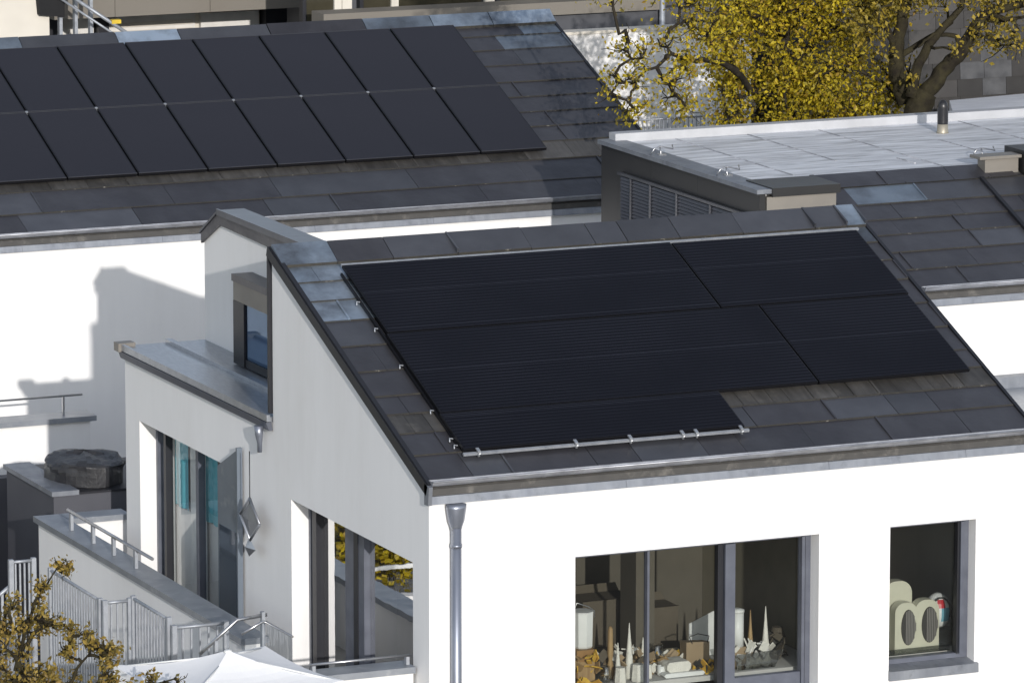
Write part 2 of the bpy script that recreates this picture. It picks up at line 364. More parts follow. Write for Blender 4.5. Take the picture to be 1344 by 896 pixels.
def eaves(par, x0, x1, Y, zg, seed=1):
    """gutter, brown fascia and zinc flashing; zg = height of the gutter's underside"""
    rnd = random.Random(seed)
    m = MB(); r = .058; cy, cz = Y-.05, zg+.062
    n = 9; pr = [(cy - r*math.cos(math.pi*k/n), cz - r*math.sin(math.pi*k/n)) for k in range(n+1)]
    pr2 = [(cy - (r-.006)*math.cos(math.pi*k/n), cz - (r-.006)*math.sin(math.pi*k/n)) for k in range(n+1)]
    for k in range(n):
        (a, c), (d, e) = pr[k], pr[k+1]; m.face([(x0, a, c), (x1, a, c), (x1, d, e), (x0, d, e)], 0, True)
        (a, c), (d, e) = pr2[k], pr2[k+1]; m.face([(x0, a, c), (x1, a, c), (x1, d, e), (x0, d, e)], 0, True)
    for xx in (x0, x1): m.face([(xx, a, c) for a, c in pr], 0)
    m.tube([(x0, cy-r, cz), (x1, cy-r, cz)], .011, 8)
    x = x0+rnd.uniform(.8, 1.5)
    while x < x1:
        for k in range(n):
            f = 1.05; (a, c), (d, e) = [(cy+(p-cy)*f, cz+(q-cz)*f) for p, q in (pr[k], pr[k+1])]
            m.face([(x, a, c), (x+.035, a, c), (x+.035, d, e), (x, d, e)], 0)
        x += rnd.uniform(1.4, 2.2)
    m.build('gutter', GUTTER, par)
    m = MB(); m.box(x0+.01, x1-.01, Y-.022, Y+.10, zg-.10, zg-.03)
    m.build('fascia', BROWNZ, par)
    m = MB(); m.box(x0+.01, x1-.01, Y-.008, Y+.10, zg-.029, zg-.004)  # black strip painted in as the shade below the gutter
    m.build('gap_shade_strip', BLACK, par)
    m = MB(); x = x0
    while x < x1-.01:
        x2 = min(x+rnd.uniform(1.6, 2.4), x1)
        c = [(xx, yy, zz) for xx in (x+.001, x2-.001) for yy, zz in ((0, 0),)]
        m.prism([(Y+.02, zg-.095), (Y-.035, zg-.105), (Y-.062, zg-.185), (Y+.02, zg-.187)], x+.0015, x2-.0015, GP)
        x = x2
    m.build('flashing', FLASH, par)
def window(par, P, a0, a1, z0, z1, bars, d=.20, glassm=GLF, sill=None, frame_w=.06, light=None):
    """frame set d inside an opening; bars = list of (a_left, a_right, kind, proud); kind 0 frame, 1 black"""
    m = MB(); fw = frame_w
    m.box(a0, a0+fw, d, d+.09, z0, z1, 0, P); m.box(a1-fw, a1, d, d+.09, z0, z1, 0, P)
    m.box(a0+fw, a1-fw, d, d+.09, z1-fw, z1, 0, P); m.box(a0+fw, a1-fw, d, d+.09, z0, z0+fw, 0, P)
    for q in bars:
        m.box(q[0], q[1], d-(q[3] if len(q) > 3 else .012), d+.075, z0+fw*.9, z1-fw*.9, q[2], P)
    f = m.build('window', [ANTH, DARKTRIM], par)
    m = MB()
    m.face([P(a0+fw, d+.05, z0+fw), P(a1-fw, d+.05, z0+fw), P(a1-fw, d+.05, z1-fw), P(a0+fw, d+.05, z1-fw)])
    m.build('pane', glassm, f)
    if sill:
        m = MB(); m.prism([(0, 0), (0, 0)][:0] or [(d+.02, sill[1]), (-.05, sill[1]-.03), (-.055, sill[0]), (d+.02, sill[0])], a0-.004, a1+.03,
                          (lambda dd, a, z: P(a, dd, z)))
        m.build('sill', FLASH, f)
    return f

# ------------------------------------------------------------------ MAIN HOUSE
H = thing('terrace_house', 'white stucco house in front with ribbed black solar panels on its grey zinc roof', 'house', (0, 0, 2.3))
W1 = (1.636, 4.45, 4.10, 5.812); W2 = (5.288, 6.313, 4.24, 5.815)
G1 = (0.433, 3.874, 3.74, 5.81); G2 = (6.00, 8.714, 3.74, 5.81)
rect = lambda q: [(q[0], q[2]), (q[1], q[2]), (q[1], q[3]), (q[0], q[3])]
m = MB()
m.panel([(0, 2.3), (7.14, 2.3), (7.14, 6.6), (0, 6.6)], [rect(W1), rect(W2)], 0, .30, ID)
m.panel([(0.3, 2.3), (9.19, 2.3), (9.19, 6.56), (4.4, 6.56), (4.4, 8.40), (0.3, 6.78)], [rect((G1[0], G1[1], G1[2], G1[3])), rect(G2)], 0, .28, GP)
m.prism([(0, 6.6), (0.3, 6.6), (0.3, 6.78), (0, 6.655)], 0, .28, GP)
m.box(.28, 7.14, 4.3, 4.42, 2.3, 8.3); m.box(7.0, 7.14, .3, 4.3, 2.3, 6.7); m.prism([(0.3, 6.7), (4.3, 6.7), (4.3, 8.3)], 7.0, 7.14, GP)
m.box(.28, 7.14, 9.05, 9.19, 2.3, 6.5)
m.build('wall', STUCCO, H)
# rooms behind the glass
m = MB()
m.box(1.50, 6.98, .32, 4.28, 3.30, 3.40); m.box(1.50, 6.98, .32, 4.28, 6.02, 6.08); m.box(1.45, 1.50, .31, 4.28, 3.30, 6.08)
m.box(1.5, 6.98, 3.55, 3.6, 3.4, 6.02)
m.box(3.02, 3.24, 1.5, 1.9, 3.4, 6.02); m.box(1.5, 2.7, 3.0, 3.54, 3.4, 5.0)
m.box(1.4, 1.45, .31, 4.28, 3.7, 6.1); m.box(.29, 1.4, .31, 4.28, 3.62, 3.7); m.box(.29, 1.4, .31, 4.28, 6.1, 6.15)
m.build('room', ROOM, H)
m = MB(); m.box(4.78, 4.86, .31, 3.54, 3.405, 6.015); m.build('room_partition', ROOM_LIT, H)
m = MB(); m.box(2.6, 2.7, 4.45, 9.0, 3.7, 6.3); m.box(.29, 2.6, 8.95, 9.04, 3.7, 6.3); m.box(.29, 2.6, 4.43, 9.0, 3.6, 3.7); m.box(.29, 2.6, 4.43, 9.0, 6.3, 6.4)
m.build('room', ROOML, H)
rP = roofP(0, 6.69)
deck(rP, .005, 7.0, -.02, 4.76).build('roof_deck', BROWNZ, H)
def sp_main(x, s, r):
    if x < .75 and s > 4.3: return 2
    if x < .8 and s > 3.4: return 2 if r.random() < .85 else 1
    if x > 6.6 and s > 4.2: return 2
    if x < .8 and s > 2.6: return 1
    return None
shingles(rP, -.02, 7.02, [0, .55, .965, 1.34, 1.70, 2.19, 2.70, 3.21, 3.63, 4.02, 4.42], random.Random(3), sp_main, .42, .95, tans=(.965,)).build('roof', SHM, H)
rnd = random.Random(11); m = MB(); x = -.02
while x < 7.02:
    x2 = min(x+rnd.uniform(.35, 1.0), 7.03)
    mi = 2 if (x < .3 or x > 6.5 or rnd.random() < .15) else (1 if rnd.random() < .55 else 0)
    g = .004; j = rnd.uniform(-.004, .004)
    m.face([rP(x+g, .045+j, 4.36), rP(x2-g, .045+j, 4.36), rP(x2-g, .085+j, 4.74), rP(x+g, .085+j, 4.74)], mi)
    m.face([rP(x+g, .0, 4.36), rP(x2-g, .0, 4.36), rP(x2-g, .045+j, 4.36), rP(x+g, .045+j, 4.36)], 4)
    m.face([rP(x+g, .085+j, 4.74), rP(x2-g, .085+j, 4.74), rP(x2-g, -.12, 4.80), rP(x+g, -.12, 4.80)], mi)
    m.face([rP(x+g, .0, 4.36), rP(x+g, .045+j, 4.36), rP(x+g, .085+j, 4.74), rP(x+g, -.12, 4.80)], mi)
    m.face([rP(x2-g, .0, 4.36), rP(x2-g, -.12, 4.80), rP(x2-g, .085+j, 4.74), rP(x2-g, .045+j, 4.36)], mi)
    if rnd.random() < .4: m.box(x2-.016, x2+.006, .05, .095, 4.37, 4.74, 1, rP)
    x = x2
m.build('ridge_cap', SHM, H)
m = MB(); m.box(-.045, -.002, -.075, .035, -.06, 4.78, 0, rP); m.box(-.03, .02, .036, .05, -.04, 4.76, 0, rP)
m.build('verge_trim', DARKTRIM, H)
m = MB(); m.box(7.022, 7.06, -.1, .03, -.02, 4.72, 0, rP); m.build('verge_trim', DARKTRIM, H)
m = MB(); m.box(-.035, .03, 4.425, 4.47, 6.66, 8.46); m.build('corner_trim', DARKTRIM, H)
eaves(H, 0.0, 7.05, 0.0, 6.69, 5)
m = MB(); m.prism([(.02, 6.72), (-.11, 6.70), (-.085, 6.505), (.02, 6.50)], -.045, -.003, GP)
m.build('gutter_end', FLASH, H)
# downpipe
m = MB(); cx, cy = .265, -.085
m.lathe((cx, cy, 0), [(.055, 2.3), (.055, 6.25)], 16)
m.lathe((cx, cy, 0), [(.062, 6.05), (.062, 6.085)], 16); m.lathe((cx, cy, 0), [(.062, 4.2), (.062, 4.24)], 16)
dp = m.build('downpipe', PIPEZ, H)
m = MB(); m.lathe((cx, cy, 0), [(.057, 6.23), (.066, 6.27), (.088, 6.33), (.108, 6.46), (.108, 6.50)], 16, sy=.8)
m.build('hopper', PIPEZ, dp)
# windows
f = window(H, ID, W1[0], W1[1], W1[2], W1[3], [(2.545, 2.57, 0), (3.36, 3.42, 1), (3.43, 3.545, 0, .05), (4.335, 4.37, 0, .03)], .20, GLF, (3.98, 4.10))
m = MB(); m.box(3.55, 4.33, .185, .25, 4.165, 4.30); m.build('casement_rail', ANTH, f)
f = window(H, ID, W2[0], W2[1], 4.28, W2[3], [(6.175, 6.195, 1), (6.205, 6.25, 0, .03)], .16, GLF, (4.15, 4.28), .05)
f = window(H, GP, G1[0], G1[1], 3.74, G1[3], [(2.24, 2.78, 0), (2.40, 2.52, 1, .02), (3.60, 3.72, 1, .02)], .20, GLG, None, .06)
f = window(H, GP, G2[0], G2[1], 3.74, G2[3], [(6.45, 6.62, 1, .02), (7.28, 7.36, 0), (8.35, 8.42, 1)], .20, GLT, None, .06)
# wing roof with seams, upstand, fascia
m = MB(); m.box(-.03, 1.0, 4.45, 9.20, 6.56, 6.615); 
m.box(.50, .58, 4.46, 9.19, 6.616, 6.66); m.box(-.075, -.035, 4.40, 9.20, 6.575, 6.65)
m.build('wing_roof', WINGZ, H)
m = MB(); m.prism([(-.02, 6.572), (-.085, 6.565), (-.05, 6.475), (-.004, 6.47)], 4.40, 9.20, (lambda x, y, z: (x, y, z)))
m.build('wing_fascia', mat('slate_blue_fascia', (0.13, 0.14, 0.17), 0.45, 0.5), H)
m = MB(); m.box(-.11, .10, 9.10, 9.26, 6.56, 6.66); m.build('gutter_end', BEIGEBOX, H)
m = MB(); m.tube([(-.09, 4.60, 6.50), (-.09, 4.60, 6.40), (-.075, 4.62, 6.30), (-.075, 4.62, 6.20)], [.055, .045, .028, .026], 10)
m.build('roof_outlet', PIPEZ, H)
# set-back upper storey
m = MB()
m.prism([(4.42, 6.5), (9.19, 6.5), (9.19, 7.80), (8.63, 8.10), (4.42, 8.10)], 1.0, 1.2, GP)
m.box(1.2, 3.9, 8.45, 8.57, 6.5, 7.59); m.box(3.9, 4.0, 4.42, 8.6, 6.4, 7.59)
m.build('upper_wall', STUCCO, H)
m = MB()
m.prism([(4.42, 8.0), (4.42, 8.20), (8.60, 8.20), (8.63, 8.21), (9.21, 7.88), (9.21, 7.76), (8.60, 8.06)], .965, .998, GP)
m.build('upper_fascia', ZINC, H)
m = MB()
m.box(.95, 1.28, 4.42, 6.5, 8.203, 8.235); m.box(.95, 1.28, 6.504, 8.62, 8.203, 8.235); m.prism([(8.625, 8.235), (9.24, 7.90), (9.24, 7.87), (8.625, 8.205)], .95, 1.28, GP)
m.box(.935, .96, 4.42, 8.62, 8.18, 8.25)
m.build('upper_coping', [ZMID], H)
m = MB(); m.prism([(1.205, 7.60), (3.0, 7.60), (3.0, 7.72), (2.35, 7.76), (1.285, 8.195), (1.205, 8.20)], 4.5, 8.60, ID); m.box(3.003, 4.02, 4.5, 8.62, 7.60, 7.72); m.build('upper_roof', ZINC, H)
# dormer bay
m = MB(); m.box(.74, .995, 4.47, 7.62, 7.58, 7.66); m.build('bay_roof', ZINC, H)
bay = MB(); bay.box(.755, .90, 4.47, 7.60, 7.36, 7.578); bay = bay.build('bay_window', BEIGEBOX, H)
m = MB(); m.box(.752, .995, 7.26, 7.60, 6.63, 7.358); m.box(.765, .99, 4.47, 7.255, 6.63, 6.72); m.box(.765, .95, 4.49, 6.05, 6.722, 7.355)
m.build('bay_frame', DARKTRIM, bay)
m = MB(); m.box(.790, .80, 6.055, 7.255, 6.722, 7.355); m.build('bay_blind', mat('blue_grey_blind', (0.20, 0.27, 0.37), 0.6), bay)
m = MB(); m.face([(.775, 6.05, 6.72), (.775, 7.255, 6.72), (.775, 7.255, 7.358), (.775, 6.05, 7.358)]); m.build('pane', GLB, bay)
# terrace slab with door threshold
m = MB(); m.box(-.675, -.004, .62, 9.15, 3.55, 3.72); m.box(-1.19, -.68, .62, 2.9, 3.55, 3.715); m.build('terrace_floor', PAVE, H)
# folded shutter beside the terrace door
m = MB(); m.prism([(5.32, 3.75), (5.96, 3.75), (5.96, 5.80), (5.32, 6.10)], -.07, -.025, GP)
m.prism([(5.30, 3.75), (5.34, 3.75), (5.34, 6.12), (5.30, 6.12)], -.085, -.022, GP)
sh_ = m.build('shutter', mat('blue_grey_sheet', (0.20, 0.235, 0.28), 0.4, 0.55, dirt=(0.30, 0.33, 0.37), dscale=4), H)
m = MB(); m.box(-.078, -.0705, 5.38, 5.90, 3.80, 5.15); m.build('shutter_pane', mat('dark_blue_glass', (0.05, 0.065, 0.085), 0.06, spec=0.8), sh_)

# curtains hang inside
def curtain(name, x, y0, y1, z0, z1, mt, label, amp=.03, freq=22, along='y'):
    m = MB(); n = 60; prev = None
    for k in range(n+1):
        y = y0+(y1-y0)*k/n; xx = x+amp*math.sin(freq*y)+amp*.4*math.sin(freq*2.3*y+1)
        q = (xx, y) if along == 'y' else (y, xx)
        if prev: m.face([(prev[0], prev[1], z0), (q[0], q[1], z0), (q[0], q[1], z1), (prev[0], prev[1], z1)], 0, True)
        prev = q
    return tag(m.build(name, mt, at=None), label, 'curtain')
curtain('curtain', .36, 3.34, 3.86, 3.75, 5.9, SHEER, 'plain white curtain behind the gable window, next to its dark middle post', .015)
curtain('curtain', .325, 7.95, 8.42, 4.86, 5.78, TEAL, 'teal curtain behind the terrace door, left of the pale drape', .018)
curtain('curtain', .325, 6.74, 7.36, 4.86, 5.78, TEAL, 'teal curtain behind the terrace door, right of the pale drape', .018)
curtain('curtain', .325, 7.38, 7.93, 3.75, 5.8, SHEER, 'pale sheer drape between the two teal curtains', .018, 40)
curtain('curtain', .325, 8.44, 8.72, 3.75, 5.8, SHEER, 'white curtain at the far left edge of the terrace door', .015, 30)
m = MB(); m.box(.355, .60, 6.4, 8.7, 3.72, 4.84)  # pale block added in place of the parapet's reflection low in the glass
tag(m.build('cabinet', SHEER, at=(.57, 7.5, 3.7)), 'low pale panel under the teal curtains, standing in for a reflection in the terrace door', 'cabinet')

# ------------------------------------------------------------------ solar panels on the main roof
def pv_main(x0, x1, s0, s1, lines, label):
    c = rP((x0+x1)/2, .06, s0)
    t = thing('solar_panel', label, 'solar panel', c, 'ribbed black solar panels on the front roof')
    m = MB(); m.box(x0, x1, .065, .098, s0, s1, 0, rP)
    m.build('frame', PVEDGE, t)
    m = MB(); e = .012
    m.face([rP(x0+e, .101, s0+e), rP(x1-e, .101, s0+e), rP(x1-e, .101, s1-e), rP(x0+e, .101, s1-e)], 0)
    for s in lines: m.face([rP(x0+e, .1025, s-.006), rP(x1-e, .1025, s-.006), rP(x1-e, .1025, s+.006), rP(x0+e, .1025, s+.006)], 1)
    m.build('glass', [PVMAIN, PVLINE], t)
pv_main(.60, 4.50, 2.79, 4.19, [3.60, 2.86], 'ribbed black solar panel, upper left and longest of the top row on the front roof')
pv_main(4.52, 6.80, 2.79, 4.17, [3.60, 2.86], 'ribbed black solar panel at the upper right of the front roof, beside the ridge end')
pv_main(.58, 4.95, 1.18, 2.765, [2.00], 'very long ribbed black solar panel in the middle row of the front roof')
pv_main(4.97, 6.78, 1.18, 2.765, [2.00], 'shorter ribbed black solar panel at the right end of the middle row, front roof')
pv_main(.56, 3.76, .47, 1.165, [1.10], 'narrow ribbed black solar panel, lowest on the front roof above the gutter')
def rail(x0, x1, s, h, label, clamps):
    t = thing('mounting_rail', label, 'mounting rail', rP(x0, 0, s), 'aluminium rails along the front solar panels')
    m = MB(); m.box(x0, x1, h, h+.025, s, s+.03, 0, rP); m.build('rail', GALV, t)
    for x in clamps:
        m = MB(); m.box(x-.011, x+.011, h+.0, h+.055, s-.03, s+.0, 0, rP); m.box(x-.017, x+.017, h+.045, h+.06, s-.02, s+.05, 0, rP)
        m.tube([rP(x-.012, h+.015, s-.032), rP(x+.02, h+.045, s-.032)], .008, 6)
        m.build('clamp', ALU, t)
rail(.60, 6.85, 4.20, .07, 'long silver aluminium rail along the top edge of the front solar panels', [])
rail(.54, 3.80, .415, .05, 'silver aluminium rail with clamps under the lowest front solar panel', [.70, 1.80, 2.42, 3.02, 3.18, 3.7])
t = thing('mounting_rail', 'row of little bright hooks along the left edge of the front solar panels', 'mounting rail', rP(.56, 0, 1), 'aluminium rails along the front solar panels')
m = MB(); m.box(.555, .575, .03, .06, .6, 4.1, 0, rP); m.build('rail', PVEDGE, t)
for s in (.62, .75, 1.3, 2.2, 2.95, 3.5):
    m = MB(); m.tube([rP(.555, .05, s), rP(.52, .05, s+.015), rP(.51, .03, s-.025)], .009, 6); m.build('hook', GALV, t)

# ------------------------------------------------------------------ handrail / terrace parapet
t = thing('terrace_parapet', 'white stucco terrace parapet with zinc coping, beside the gable of the front house', 'parapet', (-.9, 5, 2.3))
m = MB(); m.box(-.9, -.68, 2.95, 9.75, 2.3, 4.48); m.box(-.68, .12, 9.52, 9.75, 2.3, 4.48); m.box(-1.2, -.03, .36, .60, 2.3, 4.665)
m.build('wall', STUCCO, t)
m = MB(); m.box(-.95, -.63, 2.93, 9.80, 4.483, 4.55); m.box(-.627, .14, 9.47, 9.795, 4.485, 4.552); m.box(-1.26, -.02, .32, .64, 4.668, 4.735)
m.build('coping', COPE, t)
def handrail(label, pts_top, posts, r=.02):
    t = thing('handrail', label, 'handrail', posts[0][0])
    m = MB(); m.tube(pts_top, r, 10); m.build('rail', STEEL, t)
    for a, c in posts:
        m = MB(); m.box(a[0]-.018, a[0]+.018, a[1]-.03, a[1]+.03, a[2], c, 0); m.build('post', GALV, t)
handrail('steel handrail on four short posts along the terrace parapet coping', [(-.80, 8.98, 4.77), (-.80, 6.10, 4.77)],
         [((-.80, y, 4.552), 4.755) for y in (8.86, 8.1, 7.4, 6.66)])
handrail('thin steel safety bar low across the gable window', [(-1.14, .46, 4.83), (-.02, .46, 4.83)], [((-1.10, .46, 4.737), 4.82), ((-.06, .46, 4.737), 4.82)], .014)
handrail('sloping steel stair handrail just behind the white parasol', [at_y(262, 858, 1.7), at_y(311, 813, 1.7), at_y(350, 806, 1.7)],
         [(tuple(at_y(345, 850, 1.7)), at_y(345, 802, 1.7).z), (tuple(at_y(283, 858, 1.7)), at_y(283, 840, 1.7).z)], .02)
# glass stair screen
t = thing('glass_screen', 'clear glass screen at the head of the terrace steps behind the parasol', 'glass screen', (-1.0, 1.3, 3.72))
q = [at_y(317, 832, 1.5), at_y(345, 815, 1.5), at_y(350, 816, 1.5), at_x(384, 835, at_y(350, 816, 1.5).x)]
m = MB(); zb = 3.74
m.face([(q[0].x, q[0].y, zb), (q[1].x, q[1].y, zb), q[1], q[0]]); m.face([(q[2].x, q[2].y, zb), (q[3].x, q[3].y, zb), q[3], q[2]])
m.build('pane', GLR, t)
m = MB(); m.tube([q[0], q[1], q[2], q[3]], .014, 6); m.build('edge_rail', STEEL, t)
# steps
m = MB()
for k in range(7): m.box(-1.22-.26*(k+1), -1.22-.26*k, .9, 2.2, 2.305, 3.55-.175*k)
tag(m.build('stairs', CONC, at=(-1.3, 1.5, 2.3)), 'pale concrete steps up to the terrace, half hidden by the parasol', 'stairs')
m = MB(); m.box(-2.32, -.915, 2.35, 5.7, 2.305, 3.55)
tag(m.build('landing', CONC, at=(-1.7, 4, 2.3)), 'pale concrete landing beneath the railing beside the terrace parapet', 'landing')
m = MB()
# hanging star ornament
t = thing('hanging_ornament', 'faceted silver diamond ornament with a smaller one below, hung on the gable wall', 'ornament', (-.12, 4.75, 5.3))
def octa(mb, c, rx, ry, rz, mi=0):
    c = Vector(c); X, Y, Z = Vector((rx, 0, 0)), Vector((0, ry, 0)), Vector((0, 0, rz))
    for sz in (1, -1):
        ring = [X, Y, -X, -Y]
        for k in range(4):
            mb.face([c+ring[k], c+ring[(k+1) % 4], c+Z*sz], mi)
o1 = at_x(328, 681, -.16); o2 = at_x(327, 717, -.14)
m = MB(); octa(m, o1, .03, .26, .20)
for k in range(4):
    a_ = [Vector((0, .30, 0)), Vector((0, 0, .235)), Vector((0, -.30, 0)), Vector((0, 0, -.235))]; m.tube([o1+a_[k], o1+a_[(k+1) % 4]], .016, 6); m.build('diamond', mat('ornament_sheet', (0.50, 0.52, 0.56), 0.35, 0.6), t)
m = MB(); octa(m, o2, .045, .2, .11); m.build('diamond', STEEL, t)
m = MB(); m.tube([(-.16, o1.y, 6.2), o1], .006, 5); m.tube([o1, o2], .006, 5); m.build('cord', DARKTRIM, t)

# ------------------------------------------------------------------ REAR HOUSE
B = thing('terrace_house', 'long white house at the rear left with two rows of matt solar panels', 'house', (4, 18, 2.3))
m = MB(); m.box(-4, 11.3, 18.0, 18.3, 2.3, 6.4); m.box(11.0, 11.3, 18.3, 22.6, 2.3, 6.4)
m.prism([(18.3, 6.4), (22.6, 6.4), (22.6, 8.15)], 11.0, 11.3, GP); m.box(-4, 11.3, 22.6, 22.8, 2.3, 8.2)
m.build('wall', STUCCO, B)
bP = roofP(18.0, 6.47)
deck(bP, -4, 11.38, -.02, 4.95).build('roof_deck', BROWNZ, B)
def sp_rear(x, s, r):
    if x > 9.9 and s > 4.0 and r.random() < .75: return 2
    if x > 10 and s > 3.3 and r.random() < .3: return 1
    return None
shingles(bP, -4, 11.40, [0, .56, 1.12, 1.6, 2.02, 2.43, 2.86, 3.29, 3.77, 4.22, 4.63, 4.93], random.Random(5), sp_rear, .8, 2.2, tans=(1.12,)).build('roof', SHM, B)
rnd = random.Random(21); m = MB(); x = -4
while x < 11.40:
    x2 = min(x+rnd.uniform(.4, 1.5), 11.42); g = .005; j = rnd.uniform(-.006, .006)
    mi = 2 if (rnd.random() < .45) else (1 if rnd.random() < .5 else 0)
    m.face([bP(x+g, .05+j, 4.90), bP(x2-g, .05+j, 4.90), bP(x2-g, .11+j, 5.17), bP(x+g, .11+j, 5.17)], mi)
    m.face([bP(x+g, .0, 4.90), bP(x2-g, .0, 4.90), bP(x2-g, .05+j, 4.90), bP(x+g, .05+j, 4.90)], 4)
    m.face([bP(x+g, .11+j, 5.17), bP(x2-g, .11+j, 5.17), bP(x2-g, -.2, 5.25), bP(x+g, -.2, 5.25)], mi)
    m.face([bP(x2-g, .0, 4.90), bP(x2-g, -.2, 5.2), bP(x2-g, .11+j, 5.17), bP(x2-g, .05+j, 4.90)], mi)
    x = x2
m.build('ridge_cap', SHM, B)
m = MB(); m.box(11.40, 11.44, -.09, .025, -.02, 5.15, 0, bP); m.build('verge_trim', DARKTRIM, B)
eaves(B, -4, 11.42, 18.0, 6.47, 9)
# the panel prototype, then copies
names = ['rightmost', 'second from the right', 'third from the right', 'fourth from the right', 'fifth from the right', 'sixth from the right', 'seventh from the right', 'eighth from the right, cut by the photo edge']
PW, RS = 1.005, ((1.285, 3.085), (3.10, 4.87))
xr = 9.79
pr = []
for r in (0, 1):
    s0, s1 = RS[r]; c = Vector(bP(xr-.5, .05, s0))
    t = thing('solar_panel', 'x', 'solar panel', c, 'matt black solar panels on the rear roof')
    m = MB(); m.box(xr-PW+.012, xr-.012, .06, .098, s0, s1, 0, bP); m.box(xr-PW+.012, xr-.012, .098, .1025, s1-.014, s1, 1, bP); m.box(xr-PW+.012, xr-.012, .098, .1025, s0, s0+.014, 1, bP)
    m.build('frame', [PVEDGE, PVRIM], t)
    m = MB(); e = .018
    m.face([bP(xr-PW+e+.01, .101, s0+e), bP(xr-e-.01, .101, s0+e), bP(xr-e-.01, .101, s1-e), bP(xr-PW+e+.01, .101, s1-e)])
    m.build('glass', PVREAR, t)
    pr.append(t)
for r in (0, 1):
    for k in range(8):
        o = pr[r] if k == 0 else copy_tree(pr[r])
        o.location.x = OFF[pr[r].name].x - PW*k
        o['label'] = 'matt solar panel, rear roof, %s row, %s' % (('lower', 'upper')[r], names[k])
t = thing('mounting_rail', 'row of small bright clamps between the two rows of rear solar panels', 'mounting rail', bP(6, 0, 3.09))
m = MB(); m.box(xr-PW*8, xr, .055, .075, 3.075, 3.11, 0, bP); m.build('rail', GALV, t)
for k in range(1, 8):
    m = MB(); m.box(xr-PW*k-.018, xr-PW*k+.018, .095, .108, 3.075, 3.11, 0, bP); m.build('clamp', GALV, t)

# ------------------------------------------------------------------ RIGHT HOUSE
D = thing('terrace_house', 'white house on the right with a pale flat roof and plain zinc tiled slope', 'house', (11, 10, 2.3))
dP = roofP(8.4, 6.69)
m = MB(); m.box(10.0, 22, 8.5, 8.75, 2.3, 6.6); m.box(9.0, 22, 14.6, 14.8, 2.3, 7.6); m.box(9.97, 10.1, 8.75, 10.6, 2.3, 6.8)
m.build('wall', STUCCO, D)
deck(dP, 9.85, 12.7, -.02, 2.80).build('roof_deck', BROWNZ, D)
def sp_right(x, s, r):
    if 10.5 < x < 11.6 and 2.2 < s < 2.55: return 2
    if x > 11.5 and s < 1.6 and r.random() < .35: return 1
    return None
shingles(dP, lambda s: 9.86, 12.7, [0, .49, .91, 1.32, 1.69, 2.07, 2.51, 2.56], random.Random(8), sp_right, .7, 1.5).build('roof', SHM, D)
shingles(dP, 9.84, 12.6, [2.51, 2.86], random.Random(9), None, .5, 1.4).build('ridge_cap', SHM, D)
m = MB(); m.box(9.80, 9.86, -.2, .03, -.02, 2.85, 0, dP); m.build('verge_trim', DARKTRIM, D)
m = MB(); m.box(12.05, 12.10, .02, .055, .0, 2.5, 0, dP); m.build('snow_guard', DARKTRIM, D)
eaves(D, 10.03, 17, 8.4, 6.69, 13)
m = MB(); m.box(8.83, 9.84, 10.42, 14.85, 7.45, 7.74); m.box(9.84, 22, 11.07, 14.85, 7.45, 7.74); m.build('flat_roof', MEMB, D)
m = MB(); 
for xx, ya, yb in ((9.7, 11.3, 14.8), (10.75, 12.2, 14.8), (11.8, 11.2, 14.8), (12.85, 11.2, 13.4), (13.9, 11.2, 14.8), (14.95, 12.0, 14.8)): m.box(xx, xx+.022, ya, yb, 7.741, 7.748)
m.box(11.58, 11.6, 11.6, 12.1, 7.741, 7.752)
m.build('membrane_seam', mat('seam_grey', (0.30, 0.305, 0.32), 0.6, dirt=(0.6, 0.6, 0.62), dscale=2.5, dlo=.45, dhi=.6), D)
m = MB(); m.box(8.86, 22, 14.85, 15.05, 7.4, 7.85); m.build('parapet', mat('pale_parapet', (0.46, 0.465, 0.48), 0.6, 0.1), D)
# dark side wall of the flat-roofed storey
m = MB(); m.box(8.75, 8.83, 10.30, 12.1, 6.2, 7.70); m.box(8.75, 8.83, 12.104, 13.5, 6.2, 7.70); m.box(8.75, 8.83, 13.504, 15.05, 6.2, 7.70); m.box(8.83, 8.858, 14.86, 15.05, 6.2, 7.70)
m.build('side_cladding', TAUPE, D)
m = MB(); m.box(8.70, 9.02, 10.27, 15.07, 7.705, 7.76); m.build('edge_coping', FLASH, D)
m = MB()
for k in range(16): 
    z = 7.36-.045*k
    m.hexa([(x, y, zz) for x in (0, 1) for y in (10.55, 14.35) for zz in (0, 1)] if False else
           [(8.70, 10.55, z-.03), (8.715, 10.55, z+.005), (8.70, 14.35, z-.03), (8.715, 14.35, z+.005), (8.745, 10.55, z-.02), (8.745, 10.55, z+.012), (8.745, 14.35, z-.02), (8.745, 14.35, z+.012)])
lv = m.build('louvre', mat('louvre_metal', (0.06, 0.06, 0.072), 0.45, 0.5), D)
m = MB(); m.box(8.69, 8.73, 10.5, 14.42, 7.385, 7.42); 
for y in (11.6, 12.6, 13.4, 14.0): m.box(8.685, 8.70, y, y+.025, 6.6, 7.385)
m.build('louvre_frame', ZMID, lv)
m = MB(); m.box(8.84, 9.80, 10.28, 10.40, 6.3, 7.66); m.build('front_panel', BEIGEBOX, D)
m = MB(); m.box(8.90, 9.84, 10.24, 11.0, 7.665, 7.775); m.build('panel_coping', TAUPE, D)
m = MB(); m.prism([(9.0, 6.9), (11.3, 6.9), (11.3, 7.95), (10.8, 7.95), (9.0, 7.25)], 12.72, 16, GP); m.build('flank_wall', TAUPE, D)
m = MB(); m.box(12.2, 12.68, 10.85, 11.05, 7.62, 7.86); m.box(12.1, 12.7, 10.8, 11.08, 7.862, 7.90); m.build('end_cap', BEIGEBOX, D)
